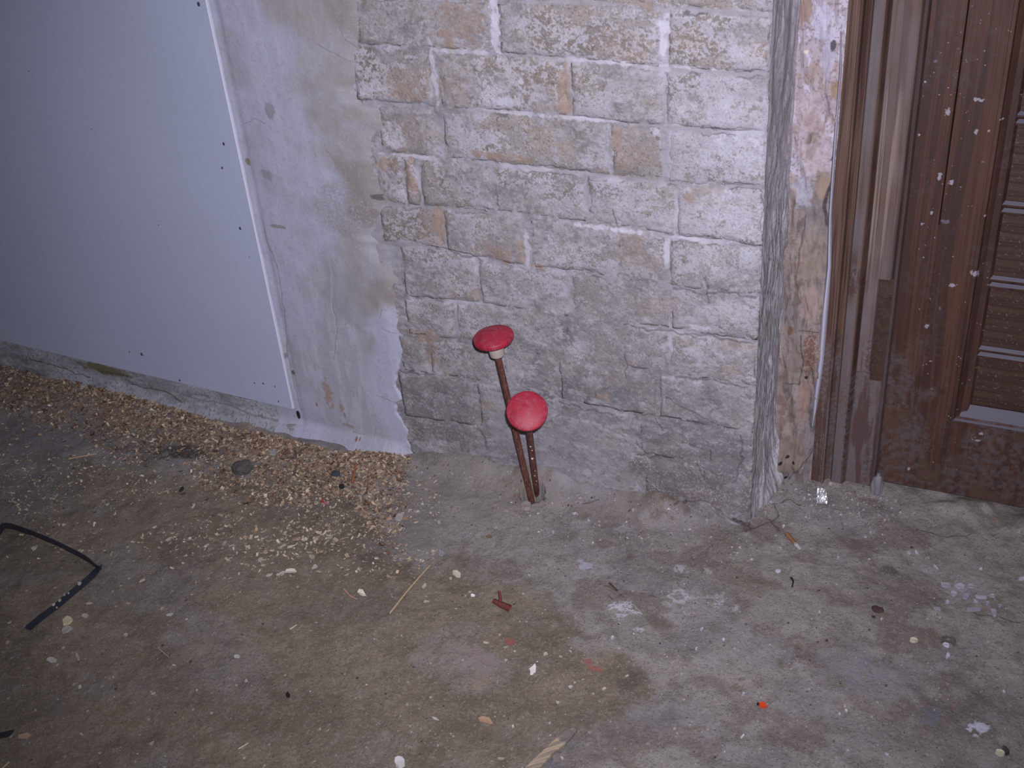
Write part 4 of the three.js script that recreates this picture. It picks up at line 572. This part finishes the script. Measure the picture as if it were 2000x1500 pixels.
chip(955, 1049, 16, 14, 0.6, 0x7d6654, 'wood_chip', 'small flat brown chip on the grey cement below the rods', 'wood chip', null, { n: 5 });
chip(862, 1082, 16, 22, 0.2, 0x8f8f90, 'stone_flake', 'thin grey stone flake beyond the upper end of the straw', 'stone flake', null);
chip(47, 1439, 26, 16, 0.5, 0xb49c80, 'wood_chip', 'tan wood chip beside the short dark strap end', 'wood chip', null, { n: 5, jag: .2, th: .002 });
chip(630, 980, 9, 12, 0.4, 0xa2363a, 'red_chip', 'small crimson chip at the front of the sawdust', 'chip', null); chip(638, 984, 14, 10, 0.1, 0xb06a70, 'red_chip', 'faded pinkish red chip next to the crimson one', 'chip', null);
chip(535, 884, 22, 26, 0.5, 0xa7a3a2, 'plaster_flake', 'grey plaster flake lying in the sawdust under the board', 'plaster flake', null, { th: .003 }); chip(643, 890, 11, 26, 0.1, 0xc7c4cc, 'plaster_flake', 'narrow white plaster flake upright in the sawdust', 'plaster flake', null, { th: .004 });
chip(335, 811, 28, 22, -0.3, 0x7d706c, 'stone_flake', 'flat dark grey-brown flake in the sawdust below the board', 'stone flake', null, { th: .004 }); chip(302, 836, 20, 18, 0.3, 0x8a7c68, 'stone_flake', 'small olive-grey flake in front of the sawdust', 'stone flake', null, { th: .003 });
chip(165, 757, 14, 16, 0.3, 0xaaa6a8, 'plaster_lump', 'pale grey lump against the skirting below the mould stain', 'plaster lump', null, { th: .008 }); chip(490, 874, 9, 12, 0.3, 0xe2ded8, 'paint_flake', 'white fleck in the sawdust below the board corner', 'paint flake', null);
chip(1963, 1470, 14, 20, 0.5, 0x3d3a3c, 'stone', 'dark angular stone at the floor edge past the white paint splat', 'stone', null, { th: .006 }); chip(1952, 1474, 18, 14, 0.2, 0xc9c2a4, 'stone', 'yellowish pale stone against the dark angular stone', 'stone', null, { th: .006 });
chip(1784, 1253, 16, 12, 0.3, 0xc2bca6, 'plaster_lump', 'yellowish lump near the clear glass drop', 'plaster lump', null, { th: .004 });
chip(563, 1359, 10, 16, 0.8, 0x1c1a1a, 'black_crumb', 'tiny black crumb on the bare brown floor', 'crumb', null, { th: .003 });
chip(355, 957, 8, 20, 0.1, 0x2e302c, 'black_crumb', 'dark green-black crumb among the thin shavings', 'crumb', null, { th: .003 });
chip(1028, 992, 22, 24, 0.3, 0x9c9189, 'cement_lump', 'round cement lump in front of the rod hole', 'cement lump', null, { th: .007, n: 10, jag: .15 });
chip(1598, 905, 16, 26, 0.3, 0x8f837a, 'cement_lump', 'tan cement lump at the foot of the door frame', 'cement lump', null, { th: .012, jag: .2 });
// stones lying in the shavings
function stone(px, py, w, h, d, hex, turn, label, name = 'stone', cat = 'stone') { const k = pxm(px, py), g = new THREE.IcosahedronGeometry(1, 2), q = g.attributes.position, r = Math.round(px + py); for (let i = 0; i < q.count; i++) { const v = V3(q.getX(i), q.getY(i), q.getZ(i)); const n = 1 + 0.28 * sg(v.x * 1.7 + r, v.y * 1.7 + v.z * 1.3, 2); v.multiplyScalar(n); q.setXYZ(i, v.x * w * k / 2, v.y * h * k / 2, v.z * d * k / 2); } g.computeVertexNormals(); return drop(g, px, py, turn, name, label, cat, null, cm(hex, 0.85), h * k * 0.3); }
stone(474, 918, 42, 20, 34, 0x57514e, -0.3, 'dark wedge-shaped stone in front of the sawdust'); stone(656, 928, 20, 10, 16, 0x3c424a, 0.2, 'dark blue-grey stone sunk in the sawdust'); stone(668, 952, 10, 8, 14, 0x1e1c1c, 0.6, 'shiny black stone at the front of the sawdust');
stone(1712, 962, 22, 60, 24, 0x7f7a7c, 0.3, 'upright grey wedge stone at the foot of the door', 'wedge_stone');
stone(1714, 1192, 20, 8, 20, 0x4a3532, 0.4, 'crumbling dark red brick crumb on the grey floor before the door', 'brick_crumb', 'brick crumb');
chip(1706, 1206, 8, 8, 0.4, 0x4a3430, 'brick_crumb', 'flat dark red chip beside the crumbling brick crumb', 'brick crumb', null, { th: .002 }); chip(1722, 1210, 9, 5, 0.9, 0xb0a8a8, 'brick_crumb', 'pale chip beside the crumbling brick crumb', 'brick crumb', null, { th: .002 });
// orange spot: its black tip
chip(1480, 1377, 6, 6, 0.2, 0x1d1616, 'black_crumb', 'black crumb touching the orange plastic fragment', 'crumb', null, { th: .003 });
// red-brown twig
function tube(pts, r0, r1, seg = 24, rad = 7) { const c = new THREE.CatmullRomCurve3(pts), g = new THREE.TubeGeometry(c, seg, 1, rad), q = g.attributes.position; const pt = V3(); for (let i = 0; i <= seg; i++) { c.getPointAt(i / seg, pt); const r = lerp(r0, r1, i / seg) * (0.85 + 0.3 * vn(i * 0.7, r0 * 9000)); for (let j = 0; j <= rad; j++) { const k = i * (rad + 1) + j; q.setXYZ(k, pt.x + (q.getX(k) - pt.x) * r, pt.y + (q.getY(k) - pt.y) * r, pt.z + (q.getZ(k) - pt.z) * r); } } g.computeVertexNormals(); return g; }
const onF = (px, py, h) => { const p = fl(px, py); p.y += h; return p; };
{
  const g = group('twig', 'short red-brown forked twig on the floor below the rods', 'twig'); const m = cm(0x6a342c, 0.7);
  mesh('stem', tube([onF(964, 1177, .004), onF(978, 1185, .005), onF(996, 1193, .005)], .0042, .0062), m, g); mesh('fork', tube([onF(977, 1184, .006), onF(978, 1176, .010), onF(976, 1167, .014)], .0034, .002), m, g);
  tag(mesh('straw', tube([onF(762, 1199, .002), onF(800, 1152, .003), onF(840, 1106, .002)], .0017, .0013, 30), cm(0xb79f7a, 0.7)), 'long thin straw stalk lying on the brown floor', 'straw');
  tag(mesh('wood_sliver', tube([onF(672, 1152, .002), onF(684, 1165, .0025), onF(697, 1172, .002)], .0016, .001, 14), cm(0xb98a80)), 'thin pinkish wood sliver beside the pale curl', 'wood sliver');
  tag(mesh('wood_sliver', tube([onF(690, 952, .012), onF(694, 935, .014), onF(698, 918, .016)], .0026, .0018, 14), cm(0x9a5f42)), 'reddish stick lying across the sawdust', 'wood sliver');
  tag(mesh('wood_sliver', tube([onF(567, 1230, .0015), onF(580, 1222, .002)], .0016, .001, 10), cm(0xc4a898)), 'short pale sliver on the open brown floor', 'wood sliver');
  tag(mesh('wood_sliver', tube([onF(466, 1464, .0015), onF(486, 1453, .002)], .0011, .0008, 10), cm(0xcbbba4)), 'hair-thin pale sliver on the bare brown floor', 'wood sliver');
  tag(mesh('wood_sliver', tube([onF(5, 1502, .0015), onF(19, 1490, .002)], .0014, .001, 10), cm(0xcbb594)), 'thin straw-coloured sliver beyond the short strap end', 'wood sliver');
  tag(mesh('wood_sliver', tube([onF(1190, 1140, .0015), onF(1206, 1155, .002)], .0016, .0012, 10), cm(0x4e3a2c)), 'dark brown splinter by the white paint splashes', 'wood sliver');
  tag(mesh('wood_sliver', tube([onF(1545, 1130, .002), onF(1549, 1138, .003), onF(1547, 1148, .002)], .0016, .0012, 10), cm(0x221c1c)), 'small black curved splinter on the grey floor', 'wood sliver');
  tag(mesh('wood_sliver', tube([onF(135, 898, .002), onF(165, 893, .003), onF(190, 888, .002)], .0018, .0012, 14), cm(0xb79b7a)), 'long pale sliver on the grey floor before the sawdust', 'wood sliver');
  tag(mesh('wood_sliver', tube([onF(78, 920, .002), onF(84, 864, .003)], .0012, .0008, 14), cm(0x9b7a62)), 'thin brown sliver on the grey cement near the skirting', 'wood sliver');
  tag(mesh('wood_sliver', tube([onF(310, 1268, .0015), onF(330, 1285, .002)], .0009, .0007, 10), cm(0xb8ab98)), 'fine pale fibre on the floor near the two square flakes', 'wood sliver');
}
// splinter of wood at the lower edge
{
  const P = [[1122, 1424], [1126, 1428], [1112, 1446], [1080, 1472], [1050, 1506], [1020, 1540], [985, 1560], [1000, 1530], [1035, 1494], [1075, 1456], [1102, 1432]].map(([x, y]) => onY(x, y, 0.003)); const c = P[5].clone();
  const sh = new THREE.Shape(P.map(p => new THREE.Vector2(p.x - c.x, -(p.z - c.z)))); const g = new THREE.ExtrudeGeometry(sh, { depth: 0.004, bevelEnabled: true, bevelThickness: 0.001, bevelSize: 0.0008, bevelSegments: 1 }); g.rotateX(-Math.PI / 2);
  const W = new Paint(128, 512, -0.1, 0.1, -0.1, 0.1).fill((x, y, o) => { const v = x * 0.72 - y * 0.69, u = x * 0.69 + y * 0.72, n = fb(u * 500, v * 14, 3), n2 = fb(u * 90, v * 20, 2); o[0] = 180; o[1] = 160; o[2] = 132; mix3(o, [142, 128, 112], sst(0.4, 0.7, n)); mix3(o, [112, 104, 100], 0.8 * sst(0.58, 0.7, n2)); o[3] = n; });
  const q = g.attributes.position, u = g.attributes.uv; for (let i = 0; i < q.count; i++) u.setXY(i, ...W.uv(q.getX(i), q.getZ(i)));
  const m = mesh('wood_splinter', g, std({ ...W.maps(), bumpScale: 0.001 })); m.position.set(c.x, floorY(c.x, c.z) + 0.0015, c.z); tag(m, 'long pale pointed wood splinter with frayed tip on the floor', 'wood splinter');
}
// plastic strapping
function ribbon(path, wd, th) { // path: [point, width direction]
  const n = path.length, P = [], I = []; path.forEach(([p, w]) => { const q = w.clone().normalize(); const t = path[Math.min(n - 1, path.findIndex(e => e[0] === p) + 1)][0].clone().sub(path[Math.max(0, path.findIndex(e => e[0] === p) - 1)][0]).normalize(); const nn = q.clone().cross(t).normalize().multiplyScalar(th / 2); q.multiplyScalar(wd / 2); for (const [a, b] of [[-1, -1], [1, -1], [1, 1], [-1, 1]]) P.push(p.x + q.x * a + nn.x * b, p.y + q.y * a + nn.y * b, p.z + q.z * a + nn.z * b); });
  for (let i = 0; i < n - 1; i++) for (let k = 0; k < 4; k++) { const a = i * 4 + k, b = i * 4 + (k + 1) % 4; I.push(a, b, b + 4, a, b + 4, a + 4); } I.push(0, 2, 1, 0, 3, 2); const e = (n - 1) * 4; I.push(e, e + 1, e + 2, e, e + 2, e + 3);
  const g = new THREE.BufferGeometry(); g.setAttribute('position', new THREE.Float32BufferAttribute(P, 3)); g.setIndex(I); const q = g.toNonIndexed(); q.setAttribute('uv', new THREE.Float32BufferAttribute(new Float32Array(q.attributes.position.count * 2), 2)); q.computeVertexNormals(); return q;
}
{
  const A = [[-60, 1080], [-20, 1058], [0, 1040], [9, 1028], [28, 1029], [60, 1040], [105, 1058], [150, 1080], [175, 1094], [190, 1106], [198, 1108]], B = [[197, 1108], [180, 1126], [150, 1152], [110, 1186], [80, 1208], [54, 1230]];
  const path = [], wd = 0.0150; const up = V3(0, 1, 0);
  A.forEach(([x, y], i) => { const tilt = i < 3 ? 0.8 : i < 9 ? 1.0 : 1.0 - 0.4 * (i - 8) / 2; const h = 0.0065 * tilt + 0.001, p = onF(x, y + 6, h); path.push([p, V3(0.25 * (1 - tilt) + 0.05, tilt, 0.35 * (1.2 - tilt))]); });
  B.forEach(([x, y], i) => { const t = Math.min(1, (i + 1) / 2); const p = onF(x, y, 0.0035 * (1 - t) + 0.0018); const a = onF(...B[Math.max(0, i - 1)], 0), b = onF(...B[Math.min(B.length - 1, i + 1)], 0), w = b.sub(a).setY(0).normalize().cross(up); if (w.dot(V3(0.3, 0, 1)) < 0) w.negate(); path.push([p, w.multiplyScalar(t).add(V3(0, 0.75 * (1 - t), 0))]); });
  // resample for smoothness
  const c1 = new THREE.CatmullRomCurve3(path.map(p => p[0]), false, 'catmullrom', 0.35), c2 = new THREE.CatmullRomCurve3(path.map(p => p[1])); const N = 90, pp = []; for (let i = 0; i <= N; i++) pp.push([c1.getPoint(i / N), c2.getPoint(i / N)]);
  const m = std({ color: 0x34363f, roughness: 0.5 });
  const g = group('strap', 'bent black plastic packing strap lying folded on the floor', 'strap'); mesh('band', ribbon(pp, wd, 0.0011), m, g);
  for (const [x, y, r] of [[157, 1143, .004], [127, 1165, .0022], [118, 1176, .0028], [106, 1184, .0035], [135, 1162, .002], [112, 1190, .002]]) { const k = flakeGeo(r * 2, r * 3, .0006, 7, 0, x); const p = onF(x, y, 0.0034); k.rotateY(0.6); k.translate(p.x, p.y, p.z); mesh('paint_spot', k, cm(0xb9b4aa), g); }
  const q = []; for (let i = 0; i <= 14; i++) { const t = i / 14; q.push([onF(lerp(-60, 25, t), lerp(1452, 1433, t), 0.002), V3(0.2, 0.05, 0.8)]); }
  const g2 = ribbon(q, 0.0125, 0.0011); tag(mesh('strap', g2, m), 'short end of a dark plastic strap beside a tan wood chip', 'strap');
}
// cigarette end
{
  const g = group('cigarette_end', 'cigarette end with orange filter on the floor near the wall corner', 'cigarette'); const a = onF(1536, 1046, .0045), b = onF(1553, 1066, .0045), c = onF(1562, 1075, .004);
  mesh('filter', tube([a, a.clone().lerp(b, .5), b], .0036, .0037, 12, 10), cm(0x8e6440), g); mesh('paper_stub', tube([b, b.clone().lerp(c, .5), c], .0036, .0030, 8, 10), cm(0xb4acac), g); mesh('ash_tip', (() => { const s = new THREE.SphereGeometry(.0036, 8, 6); s.translate(b.x + .002, b.y, b.z + .002); return s; })(), cm(0x2a2626), g);
}
// crumpled foil
{
  const p = fl(1605, 984), h = 0.026, w = 0.017, g = grid(lin(-1, 1, 9), lin(0, 1, 10), (u, v) => { const n = sg(u * 2.1 + 3, v * 3.2, 3), x = u * w / 2 * (0.8 + 0.3 * vn(v * 6, 2)), y = v * h; return [x + 0.002 * n, y, 0.0045 * n - v * 0.008]; }).toNonIndexed(); g.computeVertexNormals(); g.rotateX(-0.55); g.rotateY(0.25);
  const m = mesh('foil_scrap', g, std({ color: 0xffffff, metalness: 0.85, roughness: 0.28 })); m.position.set(p.x, floorY(p.x, p.z) + 0.0005, p.z); tag(m, 'bright crumpled silver foil scrap by the foot of the door frame', 'foil');
  const g2 = flakeGeo(.006, .008, .002, 7, .001, 5); drop(g2, 1571, 975, 0.4, 'foil_scrap', 'tiny bright foil crumb beside the crumpled foil', 'foil', null, std({ color: 0xffffff, metalness: 0.8, roughness: 0.3 }));
}
// clear glass drop
{
  const k = pxm(1852, 1252), g = new THREE.SphereGeometry(1, 24, 16); g.scale(13 * k, 7 * k, 15 * k); const m = mesh('glass_drop', g, new THREE.MeshPhysicalMaterial({ transmission: 1, thickness: 0.01, ior: 1.45, roughness: 0.05, color: 0xf4f6fa })); const p = fl(1852, 1256); m.position.set(p.x, floorY(p.x, p.z) + 4 * k, p.z); tag(m, 'clear glass drop on the brown stain of the grey floor', 'glass drop');
  chip(1847, 1261, 14, 8, 0.1, 0xf2f0f4, 'glass_chip', 'white chip tucked under the clear glass drop', 'chip', null, { th: .002, rough: .3 });
}

// ---------------------------------------------------------------- uncountable litter: shavings, grit, crumbs at the wall foot
function litter(name, label, cat, n, seed, place, make) {
  const r = rng(seed), pos = [], col = [], C = new THREE.Color();
  for (let i = 0; i < n; i++) {
    const p = place(r); if (!p) continue; const { tris, hex } = make(r, p); C.set(hex); const v = 0.75 + 0.5 * r(), a = r() * 6.283, ca = Math.cos(a), sa = Math.sin(a), tx = (r() - 0.5) * (p.tilt ?? 0.8), tz = (r() - 0.5) * (p.tilt ?? 0.8);
    for (const [x, y, z] of tris) { const X = x * ca - z * sa, Z = x * sa + z * ca; pos.push(p.x + X, p.y + y + X * tx + Z * tz, p.z + Z); col.push(C.r * v, C.g * v, C.b * v); }
  }
  const g = new THREE.BufferGeometry(); g.setAttribute('position', new THREE.Float32BufferAttribute(pos, 3)); g.setAttribute('color', new THREE.Float32BufferAttribute(col, 3)); g.setAttribute('uv', new THREE.Float32BufferAttribute(new Float32Array(pos.length / 3 * 2), 2)); g.computeVertexNormals();
  return tag(mesh(name, g, std({ vertexColors: true })), label, cat, null, 'stuff');
}
const shave = (w, l, curl) => { const out = [], N = 3, p = (i, s) => { const t = i / N * 2 - 1; return [s * w / 2, curl * t * t + 0.0006, t * l / 2]; }; for (let i = 0; i < N; i++) { const a = p(i, -1), b = p(i, 1), c = p(i + 1, 1), d = p(i + 1, -1); out.push(a, c, b, a, d, c); } return out; };
const SHC = [0xac9478, 0x9b8066, 0xbca88c, 0x826852, 0xcab9a0, 0x70503f, 0xa58b70, 0x987a64, 0x584034, 0x8a7a6c];
const shMake = (k) => (r, p) => { const l = (0.0025 + 0.0085 * Math.pow(r(), 2.6)) * k, w = l * (0.22 + 0.4 * r()); return { tris: shave(w, l, (r() - 0.2) * l * 0.35), hex: SHC[Math.floor(r() * SHC.length)] }; };
const PILE = [[-60, 700], [0, 716], [60, 735], [100, 752], [135, 742], [165, 757], [230, 772], [350, 806], [450, 840], [560, 866], [640, 884], [700, 880], [760, 884], [800, 890]];
litter('wood_shavings', 'drift of tan wood shavings and sawdust along the foot of the wall', 'shavings', 15000, 901, r => {
  const t = Math.pow(r(), 0.8), px = -40 + t * 830 + (r() - .5) * 30; const wallY = poly(PILE, px); const wid = lerp(85, 118, t) * (0.65 + 0.7 * vn(px * 0.012, 4)); const e = Math.pow(r(), 2.0) * (r() < 0.15 ? 1.7 : 1.05); const py = wallY - 2 + e * wid + (px > 640 ? 8 : 0); if (px > 795 + 12 * r()) return null; if (Math.hypot((px - 352) / 44, (py - 884) / 20) < 1 && r() < 0.85) return null; const p = fl(px, py); p.y = floorY(p.x, p.z) + r() * 0.006 * Math.max(0, 1 - e); if (p.z < 0.010) p.z = 0.010 + r() * 0.006; return p;
}, shMake(1));
litter('wood_shavings', 'thin scatter of pale shavings on the brown floor before the sawdust drift', 'shavings', 3300, 907, r => {
  const px = -20 + r() * 880, mid = 940 + px * 0.10, py = mid + (r() + r() + r() - 1.5) * 115; if (py < 780 || py > 1190) return null; if (vn(px * 0.013, py * 0.022) < 0.42) return null; const p = fl(px, py); p.y = floorY(p.x, p.z); p.tilt = 0.4; return p;
}, (r) => { const o = shMake(0.85)(r); o.hex = [0xb4a38a, 0xa08c72, 0xc0b096, 0x8e7860, 0xcabca4][Math.floor(r() * 5)]; return o; });
litter('wood_shavings', 'loose cluster of pale curled shavings in the middle of the brown floor', 'shavings', 240, 911, r => { const px = 520 + (r() + r() + r() - 1.5) * 190, py = 1068 + (r() + r() - 1) * 62; const p = fl(px, py); p.y = floorY(p.x, p.z); p.tilt = .5; return p; }, (r) => { const o = shMake(1.2)(r); o.hex = [0xbcae96, 0xcabda6, 0xa8977c][Math.floor(r() * 3)]; return o; });
const tet = (s, r) => { const q = [[-1, 0, -0.7], [1, 0, -0.6], [0.1, 0, 1], [0, 1.1, 0]].map(v => v.map(c => c * s * (0.7 + 0.5 * r()))); return [q[0], q[3], q[1], q[1], q[3], q[2], q[2], q[3], q[0]]; };
litter('grit', 'fine pale and dark grit scattered over the whole concrete floor', 'grit', 3200, 917, r => { const px = -20 + r() * 2040, py = 890 + r() * 620; const p = fl(px, py); if (p.z < 0.03) return null; p.y = floorY(p.x, p.z); p.tilt = .2; return p; }, r => ({ tris: tet(0.0006 + 0.0013 * Math.pow(r(), 6), r), hex: [0xa0968e, 0xaea6a0, 0x6e645c, 0x8d837b, 0xb8b2b0, 0x54493f, 0x8e7464][Math.floor(r() * 7)] }));
litter('rubble_dust', 'crumbled plaster rubble and dust heaped in the corner by the door frame', 'rubble', 3200, 923, r => { const px = 1440 + r() * 330, py = 905 + Math.pow(r(), 1.3) * 110 + (px - 1500) * 0.08; const p = fl(px, py); if (p.x < XC + 0.006 && p.z < 0.004) return null; if (p.z < ZD + 0.012) return null; p.y = floorY(p.x, p.z) - 0.0004; p.tilt = .2; return p; }, r => ({ tris: tet(0.0008 + 0.0032 * Math.pow(r(), 7), r), hex: [0x827b79, 0x8d8583, 0x716966, 0x999191, 0x7d6c60, 0xa09a9e][Math.floor(r() * 6)] }));
litter('wall_crumbs', 'brown crumbs and mortar grit along the foot of the brick wall', 'crumbs', 1500, 929, r => { const px = 800 + r() * 670, t = Math.pow(r(), 1.6), py = 905 + (px - 800) * 0.19 + t * 90; const p = fl(px, py); if (p.z < 0.012) return null; if (Math.hypot(p.x - HOLE.x, p.z - HOLE.z) < 0.02) return null; p.y = floorY(p.x, p.z) - 0.0003; p.tilt = .2; return p; }, r => ({ tris: tet(0.0007 + 0.0026 * Math.pow(r(), 7), r), hex: [0x8d8078, 0xa0948c, 0x6c5d52, 0xb4aaa6, 0x5a4a40][Math.floor(r() * 5)] }));

renderer.render(scene, camera);
